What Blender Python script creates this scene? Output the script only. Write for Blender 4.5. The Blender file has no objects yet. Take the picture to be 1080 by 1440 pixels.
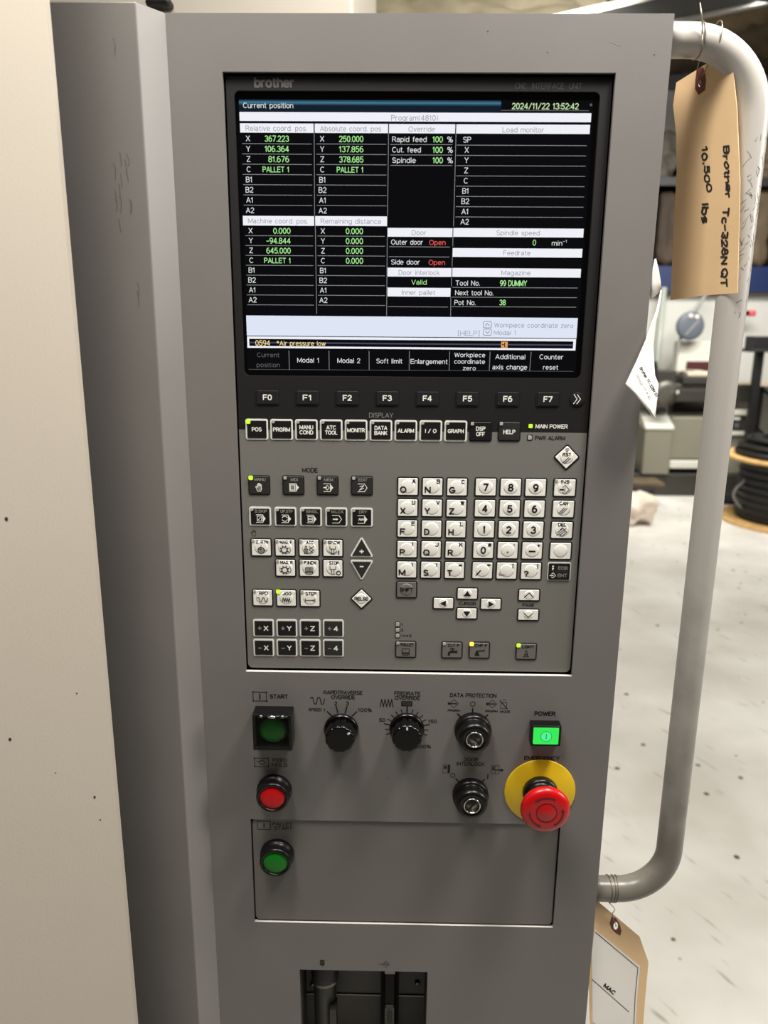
import bpy, bmesh, math, random
from mathutils import Vector, Matrix, noise
from math import sin, cos, pi, radians, atan2, hypot
random.seed(7)
S = bpy.context.scene
COL = S.collection
# ------------------------------------------------------------------ camera, world, lights, exposure
ZP = 1.600                                   # world height of the top edge of the control unit
CAM = Vector((0.1551, -0.5665, ZP - 0.1597))
ROT = Matrix.Rotation(radians(0.875), 3, 'Z') @ Matrix.Rotation(radians(90 - 14.063), 3, 'X') @ Matrix.Rotation(radians(0.45), 3, 'Z')
cd = bpy.data.cameras.new('camera'); cam = bpy.data.objects.new('camera', cd); COL.objects.link(cam)
cam.matrix_world = Matrix.Translation(CAM) @ ROT.to_4x4()
cd.sensor_width = 36; cd.lens = 27; cd.clip_start = 0.02; cd.clip_end = 60
cd.dof.use_dof = True; cd.dof.focus_distance = 0.60; cd.dof.aperture_fstop = 8.0
S.camera = cam
S.view_settings.view_transform = 'Standard'; S.view_settings.look = 'None'
S.view_settings.gamma = 1; S.view_settings.use_curve_mapping = False
S.view_settings.exposure = 0.0
w = bpy.data.worlds.new('hall_ambient'); S.world = w; w.use_nodes = True
w.node_tree.nodes['Background'].inputs[0].default_value = (1.0, 0.94, 0.86, 1)
w.node_tree.nodes['Background'].inputs[1].default_value = 0.03
def area(name, loc, target, sx, sy, power, color=(1, .955, .895), spread=180):
    l = bpy.data.lights.new(name, 'AREA'); l.shape = 'RECTANGLE'; l.size = sx; l.size_y = sy
    l.energy = power; l.color = color; l.spread = radians(spread)
    o = bpy.data.objects.new(name, l); COL.objects.link(o); o.location = loc
    o.rotation_euler = (Vector(target) - Vector(loc)).to_track_quat('-Z', 'Y').to_euler()
    return o
area('ceiling_lamp_over_console', (-0.10, -0.52, 2.45), (0.16, -0.25, 0.5), 0.14, 0.5, 7.6)
area('machine_lamp_over_console', (-0.07, -0.32, 2.30), (0.16, -0.20, 0.5), 0.12, 0.4, 8.8)
area('machine_lamp_beside_console', (0.55, -0.18, 2.15), (0.20, -0.05, 1.2), 0.15, 0.2, 13)
area('work_lamp_right_aisle', (3.0, -0.15, 2.2), (0.0, -0.1, 1.2), 1.0, 1.0, 46)
HALL = (1, .975, .935)
area('ceiling_lamp_far_aisle', (2.4, 3.6, 3.0), (2.6, 5.2, 0.2), 1.8, 0.6, 48, HALL, 130)
area('ceiling_lamp_by_rack', (2.6, 4.8, 3.0), (2.7, 6.6, 0.6), 2.0, 0.4, 50, HALL, 120)
area('added_ceiling_fill', (0.75, 3.5, 2.55), (0.75, 4.3, 3.5), 0.8, 0.4, 46, HALL, 110)  # added light with no fixture, brightens the underside of the ceiling insulation
area('ceiling_lamp_near_aisle', (1.9, 1.2, 3.0), (1.9, 1.6, 0), 1.2, 0.5, 60, HALL)
# ------------------------------------------------------------------ helpers
def lin(c):
    return tuple((v / 255 / 12.92) if v / 255 <= .04045 else ((v / 255 + .055) / 1.055) ** 2.4 for v in c)
def P(px, py, y=0.0):
    """panel millimetres (x, z) of the photo's pixel on the vertical plane at depth y mm"""
    d = ROT @ Vector(((px - 540) / 1080, (720 - py) / 1080, -1)); t = (y / 1000 - CAM.y) / d.y
    q = CAM + d * t; return q.x * 1000, (q.z - ZP) * 1000
def PF(px, py, z=0.0):
    """world point of the photo's pixel on the horizontal plane at height z m"""
    d = ROT @ Vector(((px - 540) / 1080, (720 - py) / 1080, -1)); t = (z - CAM.z) / d.z
    return CAM + d * t
def PW(px, py, Y):
    d = ROT @ Vector(((px - 540) / 1080, (720 - py) / 1080, -1)); t = (Y - CAM.y) / d.y
    return CAM + d * t
MATS = {}
def mat(name, rgb, rough=.5, metal=0, emit=0, bump=0, bscale=400, var=0, vscale=8, spec=.5, coat=0):
    m = bpy.data.materials.new(name); m.use_nodes = True; nt = m.node_tree; b = nt.nodes['Principled BSDF']
    c = lin(rgb) + (1,)
    b.inputs['Base Color'].default_value = c; b.inputs['Roughness'].default_value = rough
    b.inputs['Metallic'].default_value = metal; b.inputs['Specular IOR Level'].default_value = spec
    if coat: b.inputs['Coat Weight'].default_value = coat; b.inputs['Coat Roughness'].default_value = .08
    if emit:
        b.inputs['Emission Color'].default_value = c; b.inputs['Emission Strength'].default_value = emit
        b.inputs['Base Color'].default_value = (0, 0, 0, 1)
        b.inputs['Specular IOR Level'].default_value = 0
    if bump or var:
        tc = nt.nodes.new('ShaderNodeTexCoord')
    if bump:
        n = nt.nodes.new('ShaderNodeTexNoise'); n.inputs['Scale'].default_value = bscale; n.inputs['Detail'].default_value = 2
        bp = nt.nodes.new('ShaderNodeBump'); bp.inputs['Strength'].default_value = bump; bp.inputs['Distance'].default_value = .0004
        nt.links.new(tc.outputs['Object'], n.inputs['Vector']); nt.links.new(n.outputs['Fac'], bp.inputs['Height'])
        nt.links.new(bp.outputs['Normal'], b.inputs['Normal'])
    if var:
        n = nt.nodes.new('ShaderNodeTexNoise'); n.inputs['Scale'].default_value = vscale; n.inputs['Detail'].default_value = 5
        r = nt.nodes.new('ShaderNodeValToRGB')
        r.color_ramp.elements[0].position = .3; r.color_ramp.elements[1].position = .7
        r.color_ramp.elements[0].color = tuple(v * (1 - var) for v in c[:3]) + (1,)
        r.color_ramp.elements[1].color = tuple(min(1, v * (1 + var)) for v in c[:3]) + (1,)
        nt.links.new(tc.outputs['Object'], n.inputs['Vector']); nt.links.new(n.outputs['Fac'], r.inputs['Fac'])
        nt.links.new(r.outputs['Color'], b.inputs['Base Color'])
    MATS[name] = m; return m
class MB:
    """collects shapes in panel millimetres (x right, y into the panel, z up) and links them as ONE mesh object"""
    def __init__(s): s.v = []; s.f = []; s.m = []; s.sm = []; s.k = 0
    def add(s, vs, fs, m, smooth=False):
        n = len(s.v); s.v += [tuple(a) for a in vs]
        for f in fs: s.f.append([i + n for i in f]); s.m.append(m); s.sm.append(smooth)
    def box(s, x0, x1, y0, y1, z0, z1, m):
        vs = [(x, y, z) for x in (x0, x1) for y in (y0, y1) for z in (z0, z1)]
        s.add(vs, [(0, 1, 3, 2), (4, 6, 7, 5), (0, 4, 5, 1), (2, 3, 7, 6), (0, 2, 6, 4), (1, 5, 7, 3)], m)
    def prism(s, poly, y0, y1, m, ch=0):
        """convex ccw (x,z) outline from back y0 to front y1 (y1 < y0), chamfered front rim"""
        rings = [(poly, y0)]
        if ch: rings += [(poly, y1 + ch), (inset(poly, ch), y1)]
        else: rings += [(poly, y1)]
        n = len(poly); vs = [(x, y, z) for p, y in rings for x, z in p]; fs = []
        for k in range(len(rings) - 1):
            for i in range(n):
                j = (i + 1) % n; fs.append((k * n + i, k * n + j, (k + 1) * n + j, (k + 1) * n + i))
        b = (len(rings) - 1) * n; fs.append(tuple(range(b, b + n)))
        fs.append(tuple(range(n - 1, -1, -1)))
        s.add(vs, fs, m)
    def drape(s, tris, y, m, surf):
        st = list(tris)
        while st:
            t = st.pop(); L = [hypot(t[i][0] - t[i - 1][0], t[i][1] - t[i - 1][1]) for i in range(3)]; k = max(range(3), key=lambda i: L[i])
            if L[k] > 1.3:
                a, b, c = t[k - 1], t[k], t[(k + 1) % 3]; mm = ((a[0] + b[0]) / 2, (a[1] + b[1]) / 2); st += [(a, mm, c), (mm, b, c)]
            else: s.add([(x, y - surf(x, z), z) for x, z in t], [(0, 1, 2)], m)
    def flat(s, poly, y, m): s.add([(x, y, z) for x, z in poly], [tuple(range(len(poly)))], m)
    def ring(s, outer, inner, y, m):
        n = len(outer); s.add([(x, y, z) for x, z in outer] + [(x, y, z) for x, z in inner],
                              [(i, (i + 1) % n, n + (i + 1) % n, n + i) for i in range(n)], m)
    def rect(s, x0, x1, z0, z1, y, m): s.flat([(x0, z0), (x1, z0), (x1, z1), (x0, z1)], y, m)
    def lathe(s, cx, cz, prof, m, seg=48, flute=0, nfl=0, axis='y', y0=0, smooth=True, cap=True):
        """prof: (radius, distance out of the panel); axis y = out of the panel, z = upright"""
        vs = []
        for r, t in prof:
            for i in range(seg):
                a = 2 * pi * i / seg; rr = r * (1 - flute * (0.5 + 0.5 * cos(nfl * a)) ** 6) if flute else r
                if axis == 'y': vs.append((cx + rr * cos(a), y0 - t, cz + rr * sin(a)))
                else: vs.append((cx + rr * cos(a), y0 + rr * sin(a), cz + t))
        fs = []
        for k in range(len(prof) - 1):
            for i in range(seg):
                j = (i + 1) % seg; fs.append((k * seg + i, k * seg + j, (k + 1) * seg + j, (k + 1) * seg + i))
        s.add(vs, fs, m, smooth)
        if cap:
            b = (len(prof) - 1) * seg; n = len(s.v) - len(vs)
            s.f.append([n + b + i for i in range(seg)]); s.m.append(m); s.sm.append(False)
            s.f.append([n + i for i in range(seg - 1, -1, -1)]); s.m.append(m); s.sm.append(False)
    def sweep(s, pts, r, m, n=12, cap=True):
        pts = [Vector(p) for p in pts]; vs = []; up = None
        for i, p in enumerate(pts):
            d = (pts[min(i + 1, len(pts) - 1)] - pts[max(i - 1, 0)]).normalized()
            if up is None: up = d.orthogonal().normalized()
            up = (up - d * up.dot(d)).normalized(); q = d.cross(up)
            for k in range(n):
                a = 2 * pi * k / n; vs.append(p + up * (r * cos(a)) + q * (r * sin(a)))
        fs = [(i * n + k, i * n + (k + 1) % n, (i + 1) * n + (k + 1) % n, (i + 1) * n + k) for i in range(len(pts) - 1) for k in range(n)]
        s.add(vs, fs, m, True)
        if cap:
            b = len(s.v) - len(vs); e = len(s.v) - n
            s.f.append([b + k for k in range(n - 1, -1, -1)]); s.f.append([e + k for k in range(n)])
            s.m += [m, m]; s.sm += [False, False]
    def stroke(s, pts, wd, y, m, surf=None, closed=False):
        """flat ink line of width wd through (x,z) points"""
        pts = list(pts)
        if closed: pts = pts + [pts[0]]
        for (a, b), (c, d) in zip(pts[:-1], pts[1:]):
            L = hypot(c - a, d - b)
            if L < 1e-6: continue
            ux, uz = (c - a) / L, (d - b) / L; h = wd / 2; e = h * .6
            q = [(a - ux * e + uz * h, b - uz * e - ux * h), (c + ux * e + uz * h, d + uz * e - ux * h),
                 (c + ux * e - uz * h, d + uz * e + ux * h), (a - ux * e - uz * h, b - uz * e + ux * h)]
            s.k = (s.k + 1) % 16; yk = y - .0022 * s.k          # overlapping pen strokes lie on one another
            if surf: s.drape([(q[0], q[1], q[2]), (q[0], q[2], q[3])], yk, m, surf)
            else: s.add([(x, yk, z) for x, z in q], [(0, 1, 2, 3)], m)
    def circ(s, cx, cz, r, wd, y, m, surf=None, a0=0, a1=360, n=20):
        pts = [(cx + r * cos(radians(a0 + (a1 - a0) * i / n)), cz + r * sin(radians(a0 + (a1 - a0) * i / n))) for i in range(n + 1)]
        s.stroke(pts, wd, y, m, surf)
    def disc(s, cx, cz, r, y, m, n=20):
        s.flat([(cx + r * cos(2 * pi * i / n), cz + r * sin(2 * pi * i / n)) for i in range(n)], y, m)
    def text(s, t, x, z, cap, y, m, w=None, al='c', surf=None, bold=0, rot=0, fn=None):
        """lettering of capital height cap mm centred on z; w fixes its width"""
        pl, W0 = strokes(t); wt = cap * weight(bold)
        kx = cap if w is None else max(.05, w - wt) / W0
        ox = {'c': -W0 * kx / 2, 'l': wt / 2, 'r': -W0 * kx - wt / 2}[al]; cr, sr = cos(rot), sin(rot)
        for p in pl:
            q = [(ox + a * kx, (b - .5) * (cap - wt)) for a, b in p]
            s.stroke([(x + a * cr - b * sr, z + a * sr + b * cr) for a, b in q], wt, y, m, surf)
    def build(s, name, parent=None, origin=None, bevel=0, seg=2, solid=0):
        if origin is None:
            n = len(s.v); origin = tuple((min(v[i] for v in s.v) + max(v[i] for v in s.v)) / 2 for i in range(3))
        me = bpy.data.meshes.new(name)
        me.from_pydata([((v[0] - origin[0]) / 1000, (v[1] - origin[1]) / 1000, (v[2] - origin[2]) / 1000) for v in s.v], [], s.f)
        names = []
        for m in s.m:
            if m not in names: names.append(m)
        for m in names: me.materials.append(MATS[m])
        idx = {m: i for i, m in enumerate(names)}
        me.polygons.foreach_set('material_index', [idx[m] for m in s.m])
        me.polygons.foreach_set('use_smooth', s.sm)
        me.update(); me.validate()
        o = bpy.data.objects.new(name, me); COL.objects.link(o)
        o.location = Vector((origin[0] / 1000, origin[1] / 1000, origin[2] / 1000 + ZP))
        if parent:
            o.parent = parent; wp = parent.location.copy()
            pp = parent.parent
            while pp: wp = wp + pp.location; pp = pp.parent
            o.location = o.location - wp
        if bevel:
            b = o.modifiers.new('bevel', 'BEVEL'); b.width = bevel / 1000; b.segments = seg; b.limit_method = 'ANGLE'; b.angle_limit = radians(40)
        if solid:
            b = o.modifiers.new('solid', 'SOLIDIFY'); b.thickness = solid / 1000; b.offset = 0
        return o
# ---- lettering drawn as pen strokes: each glyph is (width, [polylines]) on a cap height of 1
def AR(cx, cy, rx, ry, a0, a1, n=0):
    n = n or max(3, int(abs(a1 - a0) / 24)); return [(cx + rx * cos(radians(a0 + (a1 - a0) * k / n)), cy + ry * sin(radians(a0 + (a1 - a0) * k / n))) for k in range(n + 1)]
XH = .72
def _fonts():
    g = {}
    g['A'] = (.7, [[(0, 0), (.35, 1), (.7, 0)], [(.12, .32), (.58, .32)]])
    g['B'] = (.6, [[(0, 0), (0, 1)] + AR(.35, .76, .22, .24, 90, -90) + [(0, .52)], [(.35, .52)] + AR(.35, .26, .25, .26, 90, -90) + [(0, 0)]])
    g['C'] = (.68, [AR(.36, .5, .36, .5, 48, 312)])
    g['D'] = (.64, [[(0, 0), (0, 1)] + AR(.28, .5, .36, .5, 90, -90) + [(0, 0)]])
    g['E'] = (.56, [[(.56, 0), (0, 0), (0, 1), (.56, 1)], [(0, .52), (.5, .52)]])
    g['F'] = (.54, [[(0, 0), (0, 1), (.54, 1)], [(0, .5), (.46, .5)]])
    g['G'] = (.72, [AR(.37, .5, .37, .5, 48, 330) + [(.7, .46), (.4, .46)]])
    g['H'] = (.62, [[(0, 0), (0, 1)], [(.62, 0), (.62, 1)], [(0, .52), (.62, .52)]])
    g['I'] = (.04, [[(.02, 0), (.02, 1)]])
    g['J'] = (.48, [[(.48, 1), (.48, .26)] + AR(.24, .26, .24, .26, 0, -170)])
    g['K'] = (.62, [[(0, 0), (0, 1)], [(.58, 1), (0, .36)], [(.2, .58), (.62, 0)]])
    g['L'] = (.5, [[(0, 1), (0, 0), (.5, 0)]])
    g['M'] = (.78, [[(0, 0), (0, 1), (.39, .1), (.78, 1), (.78, 0)]])
    g['N'] = (.64, [[(0, 0), (0, 1), (.64, 0), (.64, 1)]])
    g['O'] = (.74, [AR(.37, .5, .37, .5, 0, 360)])
    g['P'] = (.58, [[(0, 0), (0, 1)] + AR(.32, .74, .26, .26, 90, -90) + [(0, .48)]])
    g['Q'] = (.74, [AR(.37, .5, .37, .5, 0, 360), [(.44, .24), (.74, -.04)]])
    g['R'] = (.62, [[(0, 0), (0, 1)] + AR(.34, .75, .25, .25, 90, -90) + [(0, .5)], [(.34, .5), (.62, 0)]])
    g['S'] = (.6, [AR(.3, .75, .27, .25, 30, 270) + AR(.3, .25, .3, .25, 90, -150)])
    g['T'] = (.62, [[(0, 1), (.62, 1)], [(.31, 1), (.31, 0)]])
    g['U'] = (.62, [[(0, 1), (0, .3)] + AR(.31, .3, .31, .3, 180, 360) + [(.62, 1)]])
    g['V'] = (.66, [[(0, 1), (.33, 0), (.66, 1)]])
    g['W'] = (.94, [[(0, 1), (.23, 0), (.47, .95), (.71, 0), (.94, 1)]])
    g['X'] = (.64, [[(0, 0), (.64, 1)], [(0, 1), (.64, 0)]])
    g['Y'] = (.64, [[(0, 1), (.32, .46), (.64, 1)], [(.32, .46), (.32, 0)]])
    g['Z'] = (.6, [[(0, 1), (.6, 1), (0, 0), (.6, 0)]])
    g['0'] = (.54, [AR(.27, .5, .27, .5, 0, 360)])
    g['1'] = (.3, [[(0, .76), (.2, 1), (.2, 0)]])
    g['2'] = (.54, [AR(.27, .73, .26, .27, 165, -35) + [(0, 0), (.54, 0)]])
    g['3'] = (.54, [AR(.26, .76, .24, .24, 155, -80), AR(.26, .27, .28, .27, 85, -155)])
    g['4'] = (.58, [[(.42, 0), (.42, 1), (0, .28), (.58, .28)]])
    g['5'] = (.54, [[(.5, 1), (.1, 1), (.04, .5)] + AR(.26, .32, .28, .32, 130, -150)])
    g['6'] = (.54, [AR(.27, .31, .27, .31, 0, 360), AR(.35, .5, .35, .5, 180, 80)])
    g['7'] = (.54, [[(0, 1), (.54, 1), (.18, 0)]])
    g['8'] = (.54, [AR(.27, .76, .23, .24, 0, 360), AR(.27, .27, .27, .27, 0, 360)])
    g['9'] = (.54, [AR(.27, .69, .27, .31, 0, 360), AR(.19, .5, .35, .5, 0, -100)])
    x = XH
    bowl = AR(.26, x / 2, .26, x / 2, 0, 360)
    g['a'] = (.5, [AR(.24, x - .22, .22, .22, 150, 0) + [(.46, 0)], AR(.22, .2, .22, .2, 60, 300) + [(.46, .16)], [(.34, .38), (.46, .42)]])
    g['b'] = (.52, [[(0, 0), (0, 1)], bowl]); g['c'] = (.48, [AR(.26, x / 2, .26, x / 2, 45, 315)])
    g['d'] = (.52, [[(.52, 0), (.52, 1)], bowl]); g['e'] = (.52, [[(.02, .38), (.52, .38)] + AR(.26, x / 2, .26, x / 2, 5, 315)])
    g['f'] = (.32, [[(.12, 0), (.12, .8)] + AR(.28, .8, .16, .2, 180, 80), [(0, x), (.3, x)]])
    g['g'] = (.52, [bowl, [(.52, x), (.52, -.08)] + AR(.27, -.06, .25, .22, 0, -150)])
    g['h'] = (.48, [[(0, 0), (0, 1)], [(0, x - .26)] + AR(.24, x - .24, .24, .24, 180, 0) + [(.48, 0)]])
    g['i'] = (.05, [[(.02, 0), (.02, x)], [(.02, .92), (.02, 1)]]); g['j'] = (.1, [[(.1, x), (.1, -.2), (0, -.26)]])
    g['k'] = (.46, [[(0, 0), (0, 1)], [(.42, x), (0, .3)], [(.16, .44), (.46, 0)]]); g['l'] = (.05, [[(.02, 0), (.02, 1)]])
    g['m'] = (.8, [[(0, 0), (0, x)], AR(.2, x - .22, .2, .22, 180, 0) + [(.4, 0)], AR(.6, x - .22, .2, .22, 180, 0) + [(.8, 0)]])
    g['n'] = (.48, [[(0, 0), (0, x)], AR(.24, x - .24, .24, .24, 180, 0) + [(.48, 0)]]); g['o'] = (.52, [bowl])
    g['p'] = (.52, [[(0, -.28), (0, x)], bowl]); g['q'] = (.52, [[(.52, -.28), (.52, x)], bowl])
    g['r'] = (.3, [[(0, 0), (0, x)], AR(.26, x - .28, .26, .28, 175, 85)])
    g['s'] = (.44, [AR(.22, x * .75, .19, x * .25, 30, 270) + AR(.22, x * .25, .22, x * .25, 90, -150)])
    g['t'] = (.3, [[(.12, .94), (.12, .14)] + AR(.26, .14, .14, .14, 180, 280), [(0, x), (.28, x)]])
    g['u'] = (.48, [[(0, x), (0, .24)] + AR(.24, .24, .24, .24, 180, 360), [(.48, 0), (.48, x)]]); g['v'] = (.48, [[(0, x), (.24, 0), (.48, x)]])
    g['w'] = (.72, [[(0, x), (.18, 0), (.36, x), (.54, 0), (.72, x)]]); g['x'] = (.46, [[(0, 0), (.46, x)], [(0, x), (.46, 0)]])
    g['y'] = (.48, [[(0, x), (.24, .02)], [(.48, x), (.18, -.26), (.04, -.28)]]); g['z'] = (.44, [[(0, x), (.44, x), (0, 0), (.44, 0)]])
    g['.'] = (.06, [[(.03, 0), (.03, .06)]]); g[','] = (.08, [[(.06, .08), (.02, -.14)]]); g[':'] = (.06, [[(.03, .1), (.03, .16)], [(.03, .58), (.03, .64)]])
    g['-'] = (.4, [[(0, .42), (.4, .42)]]); g['+'] = (.6, [[(0, .5), (.6, .5)], [(.3, .2), (.3, .8)]]); g['='] = (.5, [[(0, .34), (.5, .34)], [(0, .6), (.5, .6)]])
    g['/'] = (.5, [[(0, -.05), (.5, 1.05)]]); g['('] = (.2, [AR(.4, .5, .4, .62, 130, 230)]); g[')'] = (.2, [AR(-.2, .5, .4, .62, 50, -50)])
    g['['] = (.2, [[(.2, 1.08), (0, 1.08), (0, -.08), (.2, -.08)]]); g[']'] = (.2, [[(0, 1.08), (.2, 1.08), (.2, -.08), (0, -.08)]])
    g['%'] = (.8, [AR(.17, .78, .17, .22, 0, 360), AR(.63, .22, .17, .22, 0, 360), [(.62, 1), (.18, 0)]])
    g['#'] = (.6, [[(.1, 0), (.22, 1)], [(.38, 0), (.5, 1)], [(0, .34), (.58, .34)], [(.04, .68), (.6, .68)]])
    g['*'] = (.4, [[(.2, .5), (.2, 1)], [(0, .62), (.4, .88)], [(0, .88), (.4, .62)]])
    g['?'] = (.5, [AR(.25, .76, .24, .24, 165, -30) + [(.26, .42), (.26, .28)], [(.26, 0), (.26, .06)]])
    g[' '] = (.3, [])
    return g
GLY = _fonts()
def strokes(t, gap=.2):
    """polylines of a string and its width on a cap height of 1"""
    x = 0; o = []
    for ch in t:
        wd, pl = GLY[ch]; o += [[(x + a, b) for a, b in p] for p in pl]; x += wd + gap
    return o, max(.05, x - gap)
def weight(bold): return .115 + bold * 4.2
def rrect(cx, cz, w, h, r, n=5):
    o = []
    for sx, sz, a0 in ((1, 1, 0), (-1, 1, 90), (-1, -1, 180), (1, -1, 270)):
        for i in range(n + 1):
            a = radians(a0 + 90 * i / n); o.append((cx + sx * (w / 2 - r) + r * cos(a), cz + sz * (h / 2 - r) + r * sin(a)))
    return o
def rpoly(pts, r, n=5):
    """rounded convex ccw polygon"""
    o = []; N = len(pts)
    for i in range(N):
        p = Vector(pts[i]); a = (Vector(pts[i - 1]) - p).normalized(); b = (Vector(pts[(i + 1) % N]) - p).normalized()
        half = math.acos(max(-1, min(1, a.dot(b)))) / 2; c = p + (a + b).normalized() * (r / sin(half))
        s0 = p + a * (r / math.tan(half)) - c; s1 = p + b * (r / math.tan(half)) - c
        a0 = atan2(s0.y, s0.x); a1 = atan2(s1.y, s1.x)
        while a1 < a0: a1 += 2 * pi
        for k in range(n + 1):
            t = a0 + (a1 - a0) * k / n; o.append((c.x + r * cos(t), c.y + r * sin(t)))
    return o
def inset(poly, d):
    o = []; N = len(poly)
    for i in range(N):
        p = Vector(poly[i]); e0 = (p - Vector(poly[i - 1])); e1 = (Vector(poly[(i + 1) % N]) - p)
        n0 = Vector((-e0.y, e0.x)).normalized(); n1 = Vector((-e1.y, e1.x)).normalized()
        m = (n0 + n1); m = m / max(.2, m.dot(n0) if m.length else 1)
        o.append(tuple(p + m * d))
    return o
def plate(mb, xs, zs, holes, y0, y1, m, lip=None):
    """sheet from front y0 to back y1 on the grid xs, zs with rectangular holes (x0,x1,z0,z1)"""
    xs = sorted(set(xs + [h[i] for h in holes for i in (0, 1)])); zs = sorted(set(zs + [h[i] for h in holes for i in (2, 3)]))
    def solid(i, j):
        if i < 0 or j < 0 or i >= len(xs) - 1 or j >= len(zs) - 1: return False
        cx = (xs[i] + xs[i + 1]) / 2; cz = (zs[j] + zs[j + 1]) / 2
        return not any(h[0] < cx < h[1] and h[2] < cz < h[3] for h in holes)
    vid = {}; vs = []; fs = []; lips = []
    def V(i, j, k):
        if (i, j, k) not in vid: vid[(i, j, k)] = len(vs); vs.append((xs[i], (y0, y1)[k], zs[j]))
        return vid[(i, j, k)]
    for i in range(len(xs) - 1):
        for j in range(len(zs) - 1):
            if not solid(i, j): continue
            fs.append((V(i, j, 0), V(i + 1, j, 0), V(i + 1, j + 1, 0), V(i, j + 1, 0)))
            fs.append((V(i, j, 1), V(i, j + 1, 1), V(i + 1, j + 1, 1), V(i + 1, j, 1)))
            if not solid(i - 1, j): fs.append((V(i, j, 0), V(i, j + 1, 0), V(i, j + 1, 1), V(i, j, 1)))
            if not solid(i + 1, j): fs.append((V(i + 1, j, 0), V(i + 1, j, 1), V(i + 1, j + 1, 1), V(i + 1, j + 1, 0)))
            if not solid(i, j - 1): fs.append((V(i, j, 0), V(i, j, 1), V(i + 1, j, 1), V(i + 1, j, 0)))
            if not solid(i, j + 1): lips.append(len(fs)); fs.append((V(i, j + 1, 0), V(i + 1, j + 1, 0), V(i + 1, j + 1, 1), V(i, j + 1, 1)))
    n0 = len(mb.m); mb.add(vs, fs, m)
    if lip:
        for k in lips: mb.m[n0 + k] = lip
def thing(name, loc_mm, label, cat, group=None):
    o = bpy.data.objects.new(name, None); COL.objects.link(o); o.empty_display_size = .02
    o.location = (loc_mm[0] / 1000, loc_mm[1] / 1000, loc_mm[2] / 1000 + ZP)
    return tag(o, label, cat, group)
def tag(o, label, cat, group=None):
    o['label'] = label; o['category'] = cat
    if group: o['group'] = group
    return o
def struct(o): o['kind'] = 'structure'; return o
GZ = -ZP * 1000                              # floor height in panel millimetres
# ------------------------------------------------------------------ materials
mat('console_grey', (119, 116, 113), .36, bump=.1, bscale=900, var=.035, vscale=14)
mat('cover_grey', (113, 110, 106), .42, bump=.08, bscale=900, var=.03, vscale=14)
mat('recess_grey', (84, 81, 76), .5)  # console paint, darkened to carry the shade inside the socket recess
mat('beige_paint', (190, 181, 167), .45, bump=.15, bscale=700, var=.02, vscale=6)
mat('body_beige', (196, 188, 174), .5)
mat('bezel_dark', (25, 25, 25), .6, bump=.12, bscale=1500, spec=.3)
mat('membrane_grey', (117, 116, 111), .45, bump=.08, bscale=1500)
mat('black_plastic', (11, 11, 11), .32, spec=.35)
mat('gloss_black', (6, 6, 6), .24, spec=.35)
mat('screen_glass', (6, 6, 7), .12)
mat('gap_black', (16, 15, 12), .8)
mat('key_black', (22, 22, 22), .4); mat('key_dark', (40, 40, 39), .5); mat('key_line', (20, 20, 19), .5)
mat('key_white', (242, 241, 232), .42); mat('key_grey', (110, 108, 102), .5)
mat('print_white', (236, 236, 228), .5); mat('print_grey', (132, 132, 127), .6); mat('print_dim', (84, 84, 82), .6)
mat('logo_grey', (92, 91, 88), .5); mat('logo_dim', (64, 64, 62), .5)
mat('ink', (9, 9, 8), .6); mat('ink_soft', (48, 45, 40), .6)
mat('led_off', (176, 174, 164), .3); mat('led_green', (205, 255, 60), emit=1.15); mat('led_amber', (255, 190, 70), emit=2.2)
mat('lens_green', (0, 116, 16), .35, spec=.4); mat('lens_red', (196, 2, 10), .35, spec=.4)
mat('power_green', (62, 240, 92), emit=.95); mat('power_mark', (40, 176, 96), emit=.8); mat('power_pale', (88, 250, 150), emit=.95)
mat('stop_red', (190, 8, 15), .32, coat=.15); mat('stop_dark', (100, 8, 12), .5); mat('stop_yellow', (226, 190, 22), .5)
mat('lever_black', (5, 5, 5), .3, spec=.12); mat('chrome', (205, 205, 200), .2, metal=1); mat('dull_metal', (120, 118, 112), .35, metal=1)
mat('bare_edge', (205, 202, 194), .35); mat('scuff', (84, 80, 75), .6)
mat('handle_worn', (150, 145, 135), .3, metal=.6, var=.25, vscale=60)
mat('manila', (226, 192, 146), .75, var=.03, vscale=25); mat('eyelet_red', (110, 60, 46), .8); mat('paper', (232, 229, 222), .75)
mat('marker', (28, 24, 26), .7); mat('wire', (130, 122, 108), .4, metal=.8)
mat('ui_white', (240, 241, 248), emit=1); mat('ui_pale', (222, 230, 246), emit=1); mat('ui_text', (228, 232, 232), emit=1)
mat('ui_grey', (92, 92, 94), emit=1); mat('ui_line', (150, 152, 152), emit=1); mat('ui_green', (168, 238, 150), emit=1); mat('ui_red', (238, 92, 84), emit=1)
mat('ui_head', (150, 152, 160), emit=1); mat('ui_yellow', (240, 214, 150), emit=1); mat('ui_amber', (232, 160, 90), emit=1)
mat('ui_black', (13, 13, 15), emit=1); mat('ui_b0', (22, 32, 44), emit=1); mat('ui_b1', (40, 72, 92), emit=1); mat('ui_b2', (62, 112, 138), emit=1)
mat('ui_date', (196, 222, 170), emit=1); mat('ui_mid', (70, 74, 96), emit=1)
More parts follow.
